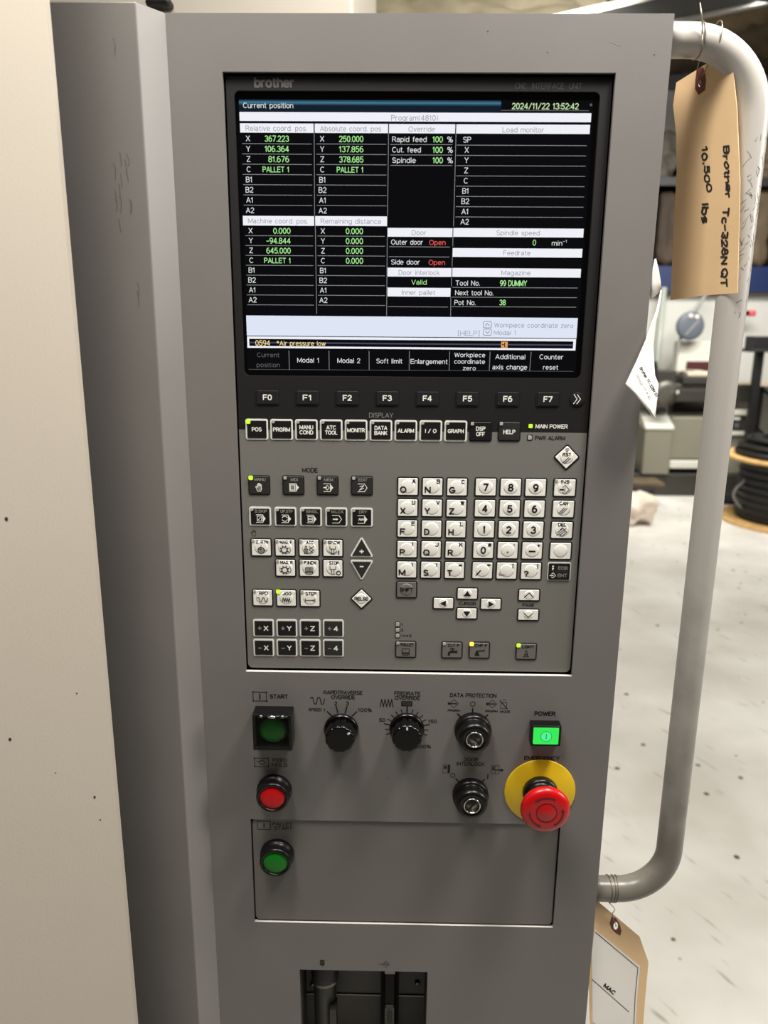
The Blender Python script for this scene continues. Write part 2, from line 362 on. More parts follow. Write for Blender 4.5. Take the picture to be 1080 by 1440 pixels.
# clear plastic of the flip cover
m = bpy.data.materials.new('clear_cover'); m.use_nodes = True; nt = m.node_tree; nt.nodes.clear()
ou = nt.nodes.new('ShaderNodeOutputMaterial'); mx = nt.nodes.new('ShaderNodeMixShader'); tr = nt.nodes.new('ShaderNodeBsdfTransparent'); gl = nt.nodes.new('ShaderNodeBsdfGlossy')
gl.inputs['Roughness'].default_value = .08; tr.inputs[0].default_value = (.9, .92, .9, 1); mx.inputs[0].default_value = .008
nt.links.new(tr.outputs[0], mx.inputs[1]); nt.links.new(gl.outputs[0], mx.inputs[2]); nt.links.new(mx.outputs[0], ou.inputs[0]); MATS['clear_cover'] = m
# handle enamel, patchily worn; dimmer light towards its lower end is painted in
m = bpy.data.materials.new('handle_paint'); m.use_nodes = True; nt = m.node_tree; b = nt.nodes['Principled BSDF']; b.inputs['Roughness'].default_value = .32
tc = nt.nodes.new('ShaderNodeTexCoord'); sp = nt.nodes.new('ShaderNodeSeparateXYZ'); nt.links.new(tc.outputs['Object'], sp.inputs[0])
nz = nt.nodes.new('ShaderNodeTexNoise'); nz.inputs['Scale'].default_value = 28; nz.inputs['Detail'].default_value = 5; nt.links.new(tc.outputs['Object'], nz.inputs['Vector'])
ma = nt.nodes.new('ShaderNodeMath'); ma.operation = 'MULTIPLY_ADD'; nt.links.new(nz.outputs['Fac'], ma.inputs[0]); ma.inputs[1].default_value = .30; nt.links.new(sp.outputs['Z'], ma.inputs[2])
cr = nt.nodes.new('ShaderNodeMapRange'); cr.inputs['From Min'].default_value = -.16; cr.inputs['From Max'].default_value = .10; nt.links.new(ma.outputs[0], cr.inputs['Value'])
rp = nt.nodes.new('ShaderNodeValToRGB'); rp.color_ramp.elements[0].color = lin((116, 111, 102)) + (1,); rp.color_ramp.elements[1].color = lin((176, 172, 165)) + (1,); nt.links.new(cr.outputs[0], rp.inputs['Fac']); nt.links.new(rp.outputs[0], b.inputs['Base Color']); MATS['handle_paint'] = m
# background
mat('wall_white', (190, 189, 181), .7, var=.03, vscale=1.5); mat('rack_blue', (5, 28, 74), .5); mat('rack_dark', (44, 38, 32), .7)
mat('stock_brown', (62, 50, 38), .8, var=.3, vscale=5); mat('stock_tan', (92, 78, 58), .8, var=.3, vscale=6); mat('stock_grey', (90, 85, 75), .7, var=.25, vscale=6)
mat('wrap_tan', (112, 98, 74), .55, var=.3, vscale=4); mat('wrap_cream', (228, 216, 184), .5, var=.2, vscale=3)
mat('beam_black', (20, 19, 19), .5); mat('beam_edge', (150, 148, 143), .5)
mat('machine_grey', (126, 123, 107), .5, var=.03, vscale=3); mat('machine_light', (206, 205, 192), .4); mat('machine_dark', (50, 48, 42), .5)
mat('iron', (92, 90, 82), .4, metal=.5, var=.2, vscale=8); mat('rubber', (20, 20, 20), .6); mat('lamp_grey', (84, 90, 98), .5)
mat('osb', (202, 164, 104), .8, var=.25, vscale=20); mat('cable_black', (13, 13, 14), .55); mat('cable_grey', (130, 130, 126), .5)
mat('red_tip', (225, 80, 88), .4); mat('rail_tan', (200, 184, 164), .4); mat('bag', (222, 206, 190), .6, var=.12, vscale=9); mat('maroon', (70, 24, 24), .8)
mat('conduit', (150, 156, 146), .4)
# floor: worn painted concrete with scuffs and specks
m = bpy.data.materials.new('floor_paint'); m.use_nodes = True; nt = m.node_tree; b = nt.nodes['Principled BSDF']; b.inputs['Roughness'].default_value = .42
N = nt.nodes.new; L = nt.links.new; tc = N('ShaderNodeTexCoord')
n1 = N('ShaderNodeTexNoise'); n1.inputs['Scale'].default_value = 2.2; n1.inputs['Detail'].default_value = 6; L(tc.outputs['Object'], n1.inputs['Vector'])
r1 = N('ShaderNodeValToRGB'); r1.color_ramp.elements[0].position = .32; r1.color_ramp.elements[1].position = .66
r1.color_ramp.elements[0].color = lin((198, 194, 185)) + (1,); r1.color_ramp.elements[1].color = lin((228, 226, 219)) + (1,); L(n1.outputs['Fac'], r1.inputs['Fac'])
v1 = N('ShaderNodeTexVoronoi'); v1.inputs['Scale'].default_value = 10; L(tc.outputs['Object'], v1.inputs['Vector'])
n2 = N('ShaderNodeTexNoise'); n2.inputs['Scale'].default_value = 14; L(tc.outputs['Object'], n2.inputs['Vector'])
ma = N('ShaderNodeMath'); ma.operation = 'MULTIPLY_ADD'; L(n2.outputs['Fac'], ma.inputs[0]); ma.inputs[1].default_value = .25; L(v1.outputs['Distance'], ma.inputs[2])
r2 = N('ShaderNodeValToRGB'); r2.color_ramp.elements[0].position = .195; r2.color_ramp.elements[1].position = .222; r2.color_ramp.elements[0].color = (.13, .12, .1, 1); r2.color_ramp.elements[1].color = (1, 1, 1, 1); L(ma.outputs[0], r2.inputs['Fac'])
mr = N('ShaderNodeMapping'); mr.inputs['Rotation'].default_value = (0, 0, radians(58)); L(tc.outputs['Object'], mr.inputs['Vector']); mp = N('ShaderNodeMapping'); mp.inputs['Scale'].default_value = (5, 40, 1); L(mr.outputs['Vector'], mp.inputs['Vector'])
n3 = N('ShaderNodeTexNoise'); n3.inputs['Scale'].default_value = 1.3; n3.inputs['Detail'].default_value = 3; L(mp.outputs['Vector'], n3.inputs['Vector'])
r3 = N('ShaderNodeValToRGB'); r3.color_ramp.elements[0].position = .28; r3.color_ramp.elements[1].position = .35; r3.color_ramp.elements[0].color = (.45, .43, .4, 1); r3.color_ramp.elements[1].color = (1, 1, 1, 1); L(n3.outputs['Fac'], r3.inputs['Fac'])
x1 = N('ShaderNodeMix'); x1.data_type = 'RGBA'; x1.blend_type = 'MULTIPLY'; x1.inputs[0].default_value = 1; L(r1.outputs[0], x1.inputs[6]); L(r2.outputs[0], x1.inputs[7])
x2 = N('ShaderNodeMix'); x2.data_type = 'RGBA'; x2.blend_type = 'MULTIPLY'; x2.inputs[0].default_value = .8; L(x1.outputs[2], x2.inputs[6]); L(r3.outputs[0], x2.inputs[7])
L(x2.outputs[2], b.inputs['Base Color']); MATS['floor_paint'] = m

# ================================================================== the setting
mb = MB(); mb.box(-3000, 6500, -2500, 7650, GZ - 100, GZ, 'floor_paint'); struct(mb.build('floor', origin=(0, 0, GZ)))
mb = MB(); mb.box(-3000, 6500, 7650, 7750, GZ, 2000, 'wall_white')
for k in range(9):                                     # joints of the wall sheets
    x = 1150 + k * 520; mb.box(x, x + 14, 7642, 7650, GZ, 350, 'conduit')
struct(mb.build('wall_back'))
# ceiling with sagging insulation
mb = MB(); nx, ny = 110, 90; vs = []
for j in range(ny + 1):
    for i in range(nx + 1):
        x = -2.2 + 7.4 * i / nx; y = 1.7 + 5.95 * j / ny
        q = Vector((x * 1.3, y * 1.3, 0)); d = abs(noise.noise(q * 1.2)) * .34 + abs(noise.noise(q * 3.1)) * .20 + noise.noise(q * 8) * .05
        vs.append((x * 1000, y * 1000, (3.66 - d * (1 - .1 * (y - 1.7)) - ZP + .02 * (y - 1.7)) * 1000))
fs = [(j * (nx + 1) + i, (j + 1) * (nx + 1) + i, (j + 1) * (nx + 1) + i + 1, j * (nx + 1) + i + 1) for j in range(ny) for i in range(nx)]
for f_ in fs:                                          # pale facing, torn off the brown batts on the right
    p = Vector(vs[f_[0]]); brown = p.x / 1000 + .5 * noise.noise(Vector((p.x, p.y, 0)) * .0016) > 1.75 + .06 * (p.y / 1000 - 4)
    mb.add([vs[k] for k in f_], [(0, 1, 2, 3)], 'stock_tan' if brown else 'wrap_cream', True)
o = mb.build('ceiling'); bm = bmesh.new(); bm.from_mesh(o.data); bmesh.ops.remove_doubles(bm, verts=bm.verts, dist=1e-4); bm.to_mesh(o.data); bm.free(); struct(o)
# dark roof beam with pale flanges
ca = PF(945, 30, 2.86); cb = PF(1085, 1, 2.86); dirb = (cb - ca).normalized()
ca = ca - dirb * 3.0; cb = cb + dirb * 1.5; side = Vector((-dirb.y, dirb.x, 0))
if side.y < 0: side = -side
mb = MB()
def bar(mb, a, b, s, w0, w1, z0, z1, m):
    vs = []
    for p in (a, b):
        for ww in (w0, w1):
            for z in (z0, z1): q = p + s * ww; vs.append((q.x * 1000, q.y * 1000, (q.z + z - ZP) * 1000))
    mb.add(vs, [(0, 1, 3, 2), (4, 6, 7, 5), (0, 4, 5, 1), (2, 3, 7, 6), (0, 2, 6, 4), (1, 5, 7, 3)], m)
BW = (PF(820, 19, 2.86) - ca).dot(side)                 # width of the band towards the camera
bar(mb, ca, cb, side, BW + .02, -.012, .004, .012, 'beam_black'); bar(mb, ca, cb, side, -.012, .02, -.01, .003, 'beam_edge'); bar(mb, ca, cb, side, BW - .03, BW + .02, 0, .012, 'machine_light')
o = mb.build('trim_1'); struct(o)

# ================================================================== operator console
console = thing('operator_console', (165, 60, GZ), 'grey painted upright machine console holding the screen, keys and switches', 'control console')
X0, X1, ZT = 0.0, 333.0, 34.8
rx0, rz0 = P(421.2, 1363.5); rx1, rz1 = P(601.3, 1367); RT = (rz0 + rz1) / 2; RB = RT - 150
H_UNIT = (36.3, 297.8, -435.3, 0.0); H_ACC = (35.3, 297.4, -675.0, -571.6); H_REC = (rx0, rx1, RB, RT)
mb = MB(); plate(mb, [X0, X1], [GZ, ZT], [H_UNIT, H_ACC, H_REC], 0, 3.2, 'console_grey', 'bare_edge')
# casing behind the sheet
mb.box(X0, X1, 3.2, 3.3, ZT - .1, ZT, 'console_grey')
def quad(a, b, c, d, m='console_grey'): mb.add([a, b, c, d], [(0, 1, 2, 3)], m)
quad((X1, 3.2, GZ), (X1, 160, GZ), (X1, 160, ZT), (X1, 3.2, ZT)); quad((X0, 3.2, GZ), (X0, 3.2, ZT), (X0, 160, ZT), (X0, 160, GZ))
quad((X0, 3.2, ZT), (X1, 3.2, ZT), (X1, 160, ZT), (X0, 160, ZT)); quad((X0, 160, GZ), (X0, 160, ZT), (X1, 160, ZT), (X1, 160, GZ))
# printing on the sheet
Y = -.08
def T(t, x0, x1, py, cap, m='ink', bold=.012, y=0):
    a, z = P(x0, py, y); b, z2 = P(x1, py, y); mb.text(t, (a + b) / 2, (z + z2) / 2, cap, y + Y, m, w=b - a, bold=bold)
def icon_rect(x0, x1, y0, y1, wd=.55):
    a, c = P(x0, y0); b, d = P(x1, y1); mb.stroke([(a, c), (b, c), (b, d), (a, d)], wd, Y, 'ink', closed=True)
    for q in ((a, c), (b, c), (a, d), (b, d)): mb.disc(q[0], q[1], .7, Y, 'ink', 8)
    return (a + b) / 2, (c + d) / 2
cx, cz = icon_rect(355.8, 375, 973, 985.8); mb.stroke([(cx, cz - 2.2), (cx, cz + 2.2)], 1.0, Y, 'ink')
T('START', 379.5, 405, 979.3, 3.8)
cx, cz = icon_rect(357.8, 377.4, 1066, 1078); mb.circ(cx + .6, cz, 2, .6, Y, 'ink'); mb.stroke([(cx - 4, cz + .8), (cx - 1.4, cz + .8)], .6, Y, 'ink')
T('FEED', 383.5, 404, 1069, 3.4); T('HOLD', 382.5, 404.5, 1075.6, 3.4)
T('RAPIDTRAVERSE', 455, 510, 973.9, 3.5); T('OVERRIDE', 465.8, 499.5, 980.4, 3.5)
T('SPEED 1', 434, 457.4, 998, 2.7); T('2', 470.2, 474.4, 989, 3.4); T('3', 486.4, 490.8, 989, 3.4); T('100%', 503.2, 523, 998.5, 3.3)
def sine(x0, x1, y0, y1, n, wd, squ=False):
    a, c = P(x0, y0); b, d = P(x1, y1); pts = []
    for i in range(n * 16 + 1):
        t = i / (n * 16); v = sin(2 * pi * n * t + .4); v = max(-1, min(1, v * 1.6)) if squ else v
        pts.append((a + (b - a) * t, (c + d) / 2 + (c - d) / 2 * v))
    mb.stroke(pts, wd, Y, 'ink')
def zig(x0, x1, y0, y1, n, wd):
    a, c = P(x0, y0); b, d = P(x1, y1)
    mb.stroke([(a + (b - a) * i / n, c if i % 2 else d) for i in range(n + 1)], wd, Y, 'ink')
sine(436.5, 456.5, 980.5, 990, 2, .65, True)
zig(534.5, 553, 983, 994, 8, .7)
T('FEEDRATE', 554.5, 591.5, 975.2, 3.5); T('OVERRIDE', 555, 591, 981.4, 3.5)
a, c = P(564.2, 985.8); b, d = P(579.8, 993.2); mb.rect(a, b, d, c, Y, 'ink'); mb.text('100', (a + b) / 2, (c + d) / 2, 3.2, Y - .06, 'recess_grey', w=(b - a) * .8, bold=.012)
T('50', 533, 541.8, 1012.4, 3.3); T('150', 602, 614.5, 1014.2, 3.3); T('200%', 584.5, 606.2, 1049.7, 3.3)
KR = P(480, 1025.5); KF = P(572, 1024.5)
for (ax, ay), (bx, by) in (((460.2, 1000.5), (466, 1006)), ((472.8, 993.6), (475.2, 1002)), ((488, 993.6), (485.4, 1002.4)), ((501.4, 1000.8), (495, 1007))):
    mb.stroke([P(ax, ay), P(bx, by)], 1.0, Y, 'ink')
for k in range(-8, 9):
    a = radians(90 - k * 15.5); big = k in (0, 5, -5); r1 = 14.6; r2 = 19.6 if k == 0 else (18.8 if big else 17.6)
    if abs(k) > 7: continue
    mb.stroke([(KF[0] + r1 * cos(a), KF[1] + r1 * sin(a)), (KF[0] + r2 * cos(a), KF[1] + r2 * sin(a))], 1.0 if big else .7, Y, 'ink')
T('DATA PROTECTION', 632.8, 698.3, 977.8, 3.6)
def diamond(px, py, r=3.6):
    x, z = P(px, py); mb.stroke([(x, z + r), (x + r, z), (x, z - r), (x - r, z)], .35, Y, 'ink', closed=True)
    mb.disc(x - r - .4, z, 1.1, Y - .03, 'ink', 10); mb.stroke([(x - r, z), (x + r * .6, z)], .75, Y - .03, 'ink')
diamond(638.4, 989.3); diamond(692.4, 989.8)
x, z = P(664.8, 989.8); mb.circ(x, z, 2, .5, Y, 'ink')
x, z = P(708.4, 991.2); mb.stroke([(x - 2.4, z + 2.2), (x + 2.4, z + 2.2), (x + 2.4, z - 3.2), (x - 2.4, z - 3.2)], .35, Y, 'ink', closed=True); mb.stroke([(x - 3.4, z + 4), (x + 3.2, z - 3.6)], .6, Y, 'ink'); mb.circ(x, z + 3.6, 1.2, .3, Y, 'ink', a0=0, a1=180, n=8)
T('PRGRM', 629.6, 646.8, 999, 2.0, bold=.02); T('PRGRM', 682.6, 700, 1000, 2.0, bold=.02); T('MODE', 703.2, 717.4, 1000.6, 2.0, bold=.02)
for (ax, ay), (bx, by) in (((643.4, 1003.6), (648, 1008.4)), ((664.7, 996.4), (664.7, 1003)), ((686, 1005), (680.6, 1010))):
    mb.stroke([P(ax, ay), P(bx, by)], 1.1, Y, 'ink')
T('DOOR', 652.3, 672.4, 1068, 3.4); T('INTERLOCK', 642, 681.6, 1074.3, 3.4)
a, c = P(623, 1075.2); b, d = P(629.4, 1087); mb.stroke([(a, c), (b, c), (b, d), (a, d)], .3, Y, 'ink', closed=True); mb.rect(b + .2, b + 1.9, d, c, Y, 'ink'); mb.rect(a + 1, b - 1, (c + d) / 2, c - 1, Y, 'ink')
x, z = P(636.8, 1090.4); mb.circ(x, z, 1.9, .55, Y, 'ink'); x, z = P(686, 1091.8); mb.stroke([(x, z - 1.9), (x, z + 1.9)], .9, Y, 'ink')
a, c = P(691.4, 1076.4); b, d = P(701.6, 1088); mb.stroke([(a, c), (b, c), (b, d), (a, d)], .3, Y, 'ink', closed=True); mb.stroke([(a, (c + d) / 2), (b, (c + d) / 2)], .3, Y, 'ink'); mb.stroke([((a + b) / 2, c), ((a + b) / 2, d)], .3, Y, 'ink')
mb.rect(a + .8, a + 2.4, (c + d) / 2, c - 1, Y, 'ink'); mb.disc(b + 2.2, (c + d) / 2 - .4, 1.3, Y, 'ink', 12); mb.stroke([(a + 3, (c + d) / 2 - .2), (b + 2, (c + d) / 2 - .4)], .7, Y - .03, 'ink')
for (ax, ay), (bx, by) in (((641, 1095), (645, 1099)), ((681.4, 1096), (677, 1100))): mb.stroke([P(ax, ay), P(bx, by)], 1.0, Y, 'ink')
T('POWER', 751.6, 781.4, 1003.4, 4.0, bold=.018); T('EMERGENCY', 737, 787.6, 1066, 4.0, bold=.018)
x, z = P(453.2, 1353.7); mb.prism(rrect(x, z, 4.2, 6, 1), 0, Y, 'ink'); mb.stroke([(x, z - 3), (x, z - 4.6)], .5, Y, 'ink'); mb.circ(x, z + .6, 1, .4, Y - .05, 'recess_grey')
x, z = P(540.5, 1356); mb.stroke([(x - 2, z), (x + 1.4, z + 3.2), (x + 4.4, z), (x + 1.4, z - 3.2)], .4, Y, 'ink', closed=True); mb.stroke([(x - 5, z), (x - 2, z)], .6, Y, 'ink'); mb.stroke([(x, z), (x + 2.6, z)], .8, Y, 'ink')
# fine scratches and chips in the paint
for pts in (((590, 1108), (592, 1103)), ((535, 1133), (536, 1137)), ((858, 58), (866, 62), (873, 64)), ((617, 1027), (620, 1031))):
    mb.stroke([P(*p) for p in pts], .35, Y, 'print_grey')
for p in ((686, 44), (920, 77), (545, 1094), (770, 74), (493, 1057)): q = P(*p); mb.disc(q[0], q[1], .5, Y, 'ink_soft', 8)
front = mb.build('front_panel', console, bevel=.35)
# proud frame on the left: chamfer strip, flat strip, rounded turn to the back
mb = MB(); prof = [(0, 0), (-13.6, -18.3), (-150, -18.3), (-152, -16), (-152, 160), (0, 160)]
n = len(prof); vs = [(x, y, z) for z in (GZ, ZT) for x, y in prof]
mb.add(vs, [(i, n + i, n + (i + 1) % n, (i + 1) % n) for i in range(n)] + [tuple(range(n)), tuple(range(2 * n - 1, n - 1, -1))], 'console_grey')
for p in range(16):                                  # scuffs
    x = -36 + random.uniform(0, 12); z = random.choice([-95, -70, -60, -130, 22]) + random.uniform(-14, 14)
    mb.stroke([(x, z), (x + random.uniform(.2, 1.6), z - random.uniform(2, 7)), (x + random.uniform(0, 1), z - random.uniform(7, 11))], .35, -18.38, 'scuff')
mb.build('side_frame', console, bevel=.8)
# loose access cover in its cut-out
mb = MB(); mb.prism(rrect((H_ACC[0] + H_ACC[1]) / 2, (H_ACC[2] + H_ACC[3]) / 2 + .4, H_ACC[1] - H_ACC[0] - 1.8, H_ACC[3] - H_ACC[2] - 1.6, 4), 4.6, 1.4, 'cover_grey', ch=.5)
x, z = 0, 0
def T2(t, x0, x1, py, cap):
    a, z = P(x0, py, 1.4); b, z2 = P(x1, py, 1.4); mb.text(t, (a + b) / 2, z, cap, 1.32, 'ink', w=b - a, bold=.012)
T2('PALLET', 383.4, 411.4, 1158.4, 3.4); T2('START', 385.5, 411.2, 1164.6, 3.4)
a, c = P(361.8, 1154.8, 1.4); b, d = P(380.6, 1166.4, 1.4); mb.stroke([(a, c), (b, c), (b, d), (a, d)], .55, 1.32, 'ink', closed=True); mb.stroke([((a + b) / 2, (c + d) / 2 - 2), ((a + b) / 2, (c + d) / 2 + 2)], 1.0, 1.32, 'ink')
mb.build('access_cover', console)
mb = MB(); mb.rect(30, 304, -440, 4, 12.5, 'gap_black'); mb.rect(30, 304, -680, -566, 5.2, 'gap_black'); mb.build('backing_sheet', console)
# recess for the sockets
mb = MB(); D = 46
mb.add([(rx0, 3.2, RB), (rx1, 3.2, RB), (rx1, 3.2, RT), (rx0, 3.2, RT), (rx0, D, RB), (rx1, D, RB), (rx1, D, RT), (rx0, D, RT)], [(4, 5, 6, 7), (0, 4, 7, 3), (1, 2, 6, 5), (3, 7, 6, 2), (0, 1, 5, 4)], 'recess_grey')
sz = P(500, 1405, 40)[1]; mb.box(rx0, rx1, D - 1.2, D, sz - .5, sz + .5, 'dull_metal')
for q in ((rx0 + 5, RT - 22), (rx0 + 6, RT - 62), (rx1 - 8, RT - 10), (rx1 - 7, RT - 58)): mb.lathe(q[0], q[1], [(2.6, 0), (2.4, 1.6), (1, 2.2)], 'dull_metal', 14, y0=D)
mb.build('socket_recess', console)
# grab handle on the right flank
mb = MB(); HX, HT, HB, R1, R2, HY, HR = 399, 25.6, -650.5, 48, 42, 20, 10.9
pts = [(X1, HY, HT), (X1 + 10, HY, HT), (HX - R1 - .5, HY, HT)] + [(HX - R1 + R1 * sin(radians(6 * k)), HY, HT - R1 + R1 * cos(radians(6 * k))) for k in range(16)]
pts += [(HX, HY, HT - R1 - 20 - i * (HT - HB - R1 - R2 - 40) / 20) for i in range(21)]
pts += [(HX - R2 + R2 * cos(radians(6 * k)), HY, HB + R2 - R2 * sin(radians(6 * k))) for k in range(16)] + [(HX - R2 - 4, HY, HB), (X1 + 8, HY, HB), (X1, HY, HB)]
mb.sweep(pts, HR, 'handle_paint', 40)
# scuffed streaks in the paint, following the tube
for k in range(70):
    z = random.triangular(-160, -5, -70); a = radians(random.uniform(-115, -25)); L_ = random.uniform(1.5, 6); da = random.uniform(-.35, .35)
    q = []
    for t in (0, .5, 1):
        aa = a + da * t + random.uniform(-.05, .05); q.append((HX + (HR + .06) * cos(aa), HY + (HR + .06) * sin(aa), z - L_ * t))
    mb.sweep(q, .11, 'scuff', 4)
mb.build('handle', console)

# ================================================================== control unit: bezel, screen, keypad
UY = 3.0
unit = thing('control_unit', (167, 6, -217), 'black-bezelled control unit with lit screen above a keypad, set into the grey console', 'control unit')
# bezel around the screen
wx0, wx1 = 42.9, 289.2; wz1 = P(580, 128, UY)[1]; wz0 = P(580, 530.4, UY)[1]; SPLIT = P(333, 604, UY)[1]
mb = MB(); bx0, bx1, bz1 = 37.6, 296.6, -1.8
hole = rrect((wx0 + wx1) / 2, (wz0 + wz1) / 2, wx1 - wx0, wz1 - wz0, 4, 6); n = len(hole)
q = n // 4; outer = [(bx1, bz1), (bx0, bz1), (bx0, SPLIT), (bx1, SPLIT)]
vs = [(x, UY, z) for x, z in hole] + [(x, UY, z) for x, z in outer] + [(x, UY + 3, z) for x, z in hole]
fs = []
for k in range(4):
    for i in range(q - 1): fs.append((n + k, k * q + i + 1, k * q + i))
    fs.append((n + k, n + (k + 1) % 4, ((k + 1) % 4) * q, k * q + q - 1))
fs += [(i, (i + 1) % n, n + 4 + (i + 1) % n, n + 4 + i) for i in range(n)]
mb.add(vs, fs, 'bezel_dark'); mb.box(bx0, bx1, UY + .01, UY + 6, bz1 - .1, bz1, 'bezel_dark'); mb.box(bx0, bx0 + .1, UY + .01, UY + 6, SPLIT, bz1, 'bezel_dark'); mb.box(bx1 - .1, bx1, UY + .01, UY + 6, SPLIT, bz1, 'bezel_dark')
def TU(t, x0, x1, py, cap, m, bold=0):
    a, z = P(x0, py, UY); b, _ = P(x1, py, UY); mb.text(t, (a + b) / 2, z, cap, UY - .08, m, w=b - a, bold=bold)
a, z = P(357.2, 116, UY); b, _ = P(414.2, 116, UY); mb.text('brother', (a + b) / 2, z, 6.6, UY - .08, 'logo_grey', w=b - a, bold=.022)
TU('CNC  INTERFACE  UNIT', 724, 818.4, 120.8, 3.6, 'logo_dim')
TU('DISPLAY', 519, 553, 583.8, 3.6, 'print_grey'); TU('MAIN POWER', 753, 798.4, 599.4, 3.2, 'print_white', .014)
mb.build('bezel', unit)
# screen: black glass with the lit picture
SY = 5.6; GY = SY - .05
mb = MB(); mb.box(wx0 - 1, wx1 + 1, SY, SY + 3, wz0 - 1, wz1 + 1, 'screen_glass')
def SR(x0, y0, x1, y1, m, k=0):
    a, c = P(x0, y0, SY); b, d = P(x1, y1, SY); mb.rect(a, b, d, c, GY - .02 * k, m)
def ST(t, x0, x1, py, cap=3.3, m='ui_text', bold=0, dx=0):
    a, z = P(x0, py, SY); b, _ = P(x1, py, SY); mb.text(t, (a + b) / 2, z, cap, GY - .12, m, w=b - a, bold=bold)
def SC(t, x, py, cap=3.3, m='ui_text', bold=0, k=1):
    a, z = P(x, py, SY); mb.text(t, a, z, cap, GY - .12, m, bold=bold)
def SL(x0, y0, x1, y1, wd=.32, m='ui_line'):
    mb.stroke([P(x0, y0, SY), P(x1, y1, SY)], wd, GY - .06, m)
sx0, sz1 = P(335.5, 139.5, SY); sx1, _ = P(834.5, 145, SY); sz0 = P(577, 521.5, SY)[1]
mb.rect(sx0, sx1, sz0, sz1, GY, 'ui_black')
def SH(x0, y0, h, x1, m='ui_white', k=1):            # bar whose top left corner is at (x0,y0), h px high, to x1
    a, c = P(x0, y0, SY); _, d = P(x0, y0 + h, SY); b, _ = P(x1, y0 + 3, SY); mb.rect(a, b, d, c, GY - .02 * k, m)
SH(336, 140.4, 2.2, 704.7, 'ui_b1'); SH(336, 142.4, 3, 704.7, 'ui_b2', 2); SH(336, 145.2, 2.4, 704.7, 'ui_b1'); SH(336, 147.4, 9, 704.7, 'ui_b0')
SH(704.7, 154.6, 1.2, 828, 'ui_grey'); ST('Current position', 341.8, 412.4, 148.2, 3.5); ST('2024/11/22 13:52:42', 719.8, 813.8, 149.3, 4.0, 'ui_date', .006)
q = P(831, 147.5, SY); mb.disc(q[0], q[1], .9, GY - .05, 'ui_grey', 10)
SH(336.6, 157.4, 12.6, 831.6); ST('Program(4810)', 550, 616, 165.8, 3.5, 'ui_head')
for x0, x1 in ((337.4, 441), (442.6, 545.8), (547.2, 640.2), (641.8, 829.8)):
    SH(x0, 173.4 + (x0 - 337) * .0045, 13, x1)
for t, x0, x1, y in (('Relative coord. pos.', 345.4, 432, 180.4), ('Absolute coord. pos', 450, 536, 181), ('Override', 574.4, 611.8, 181.6), ('Load monitor', 706.6, 765, 182.6)):
    ST(t, x0, x1, y, 3.4, 'ui_head')
LB = ('X', 'Y', 'Z', 'C', 'B1', 'B2', 'A1', 'A2')
def axis_table(xl, y0, dy, vals, xr, lx0, lx1, drift, pal):
    for k, t in enumerate(LB):
        y = y0 + dy * k; SC(t, xl + drift * k, y, 3.7)
        if k < len(vals):
            v = vals[k]; wpx = 34.2 * len(v) / 7 if v[0] != 'P' else 37.5
            ST(v, xr - wpx + drift * k * .3, xr + drift * k * .3, y + .2, 4.0 if v[0] != 'P' else 3.7, 'ui_green', .004)
        if k < 7 or pal: SL(lx0 + drift * k, y + dy * .5, lx1 + drift * .4 * k, y + dy * .5 + .6)
axis_table(348.7, 194.8, 14.42, ('367.223', '106.364', '81.676', 'PALLET 1'), 406.4, 340.4, 438, .42, False)
axis_table(453, 195.2, 14.42, ('250.000', '137.856', '378.685', 'PALLET 1'), 511, 445, 543, .12, False)
SL(441.8, 187, 442.4, 303); SL(546.4, 188, 545, 303)
for k, t in enumerate(('Rapid feed', 'Cut. feed', 'Spindle')):
    y = 195.9 + 14.7 * k; ST(t, 551.5, (600, 591.8, 584.8)[k], y, 3.5); ST('100', 608.3, 622.8, y + .2, 4.0, 'ui_green', .004); ST('%', 629, 636.8, y + .3, 3.7)
    SL(549.2, y + 7.3, 635.8, y + 7.5)
SL(641.3, 188, 637.8, 318)
for k, t in enumerate(('SP', 'X', 'Y', 'Z', 'C', 'B1', 'B2', 'A1', 'A2')):
    y = 196.5 + 14.42 * k; SC(t, 656.8 - .42 * k, y, 3.7)
    if k < 8: SL(642.8 - .3 * k, y + 7.6, 824.8 - .75 * k, y + 8.4)
SH(341.4, 303.4, 13.6, 441.8); SH(443.2, 303.8, 13.6, 544.4)
ST('Machine coord. pos.', 348.8, 433.4, 310.6, 3.4, 'ui_head'); ST('Remaining distance', 451, 536, 311, 3.4, 'ui_head')
axis_table(352.4, 324.4, 13.88, ('0.000', '-94.844', '645.000', 'PALLET 1'), 408.6, 345, 440, .42, True)
axis_table(454, 324.9, 13.88, ('0.000', '0.000', '0.000', '0.000'), 510.6, 446.5, 541, .12, True)
SL(443.4, 317, 445.4, 441); SL(544.6, 333, 543.7, 444)
for y, x1, t, a, b in ((320.4, 636.4, 'Door', 579.3, 599.5), (376.4, 635, 'Door interlock', 560.6, 618.4), (404.4, 633.6, 'Inner pallet', 565, 612)):
    SH(545, y, 12.4, x1); ST(t, a, b, y + 6.8, 3.4, 'ui_head')
ST('Outer door', 550, 594.8, 340.4, 3.5); ST('Open', 603.5, 626.6, 341, 3.5, 'ui_red'); SL(547.5, 346.9, 632.5, 347.5); SL(547, 361, 632, 361.5)
ST('Side door', 550, 590.4, 368.4, 3.5); ST('Open', 602.8, 625.8, 369, 3.5, 'ui_red'); ST('Valid', 578.5, 600, 396.8, 3.5, 'ui_green'); SL(546, 431.2, 630, 431.8)
for a, b in ((333, 346.4), (362, 375), (391, 403), (418, 444.5)): SL(637 - (a - 333) * .035, a, 636.7 - (a - 333) * .035, b)
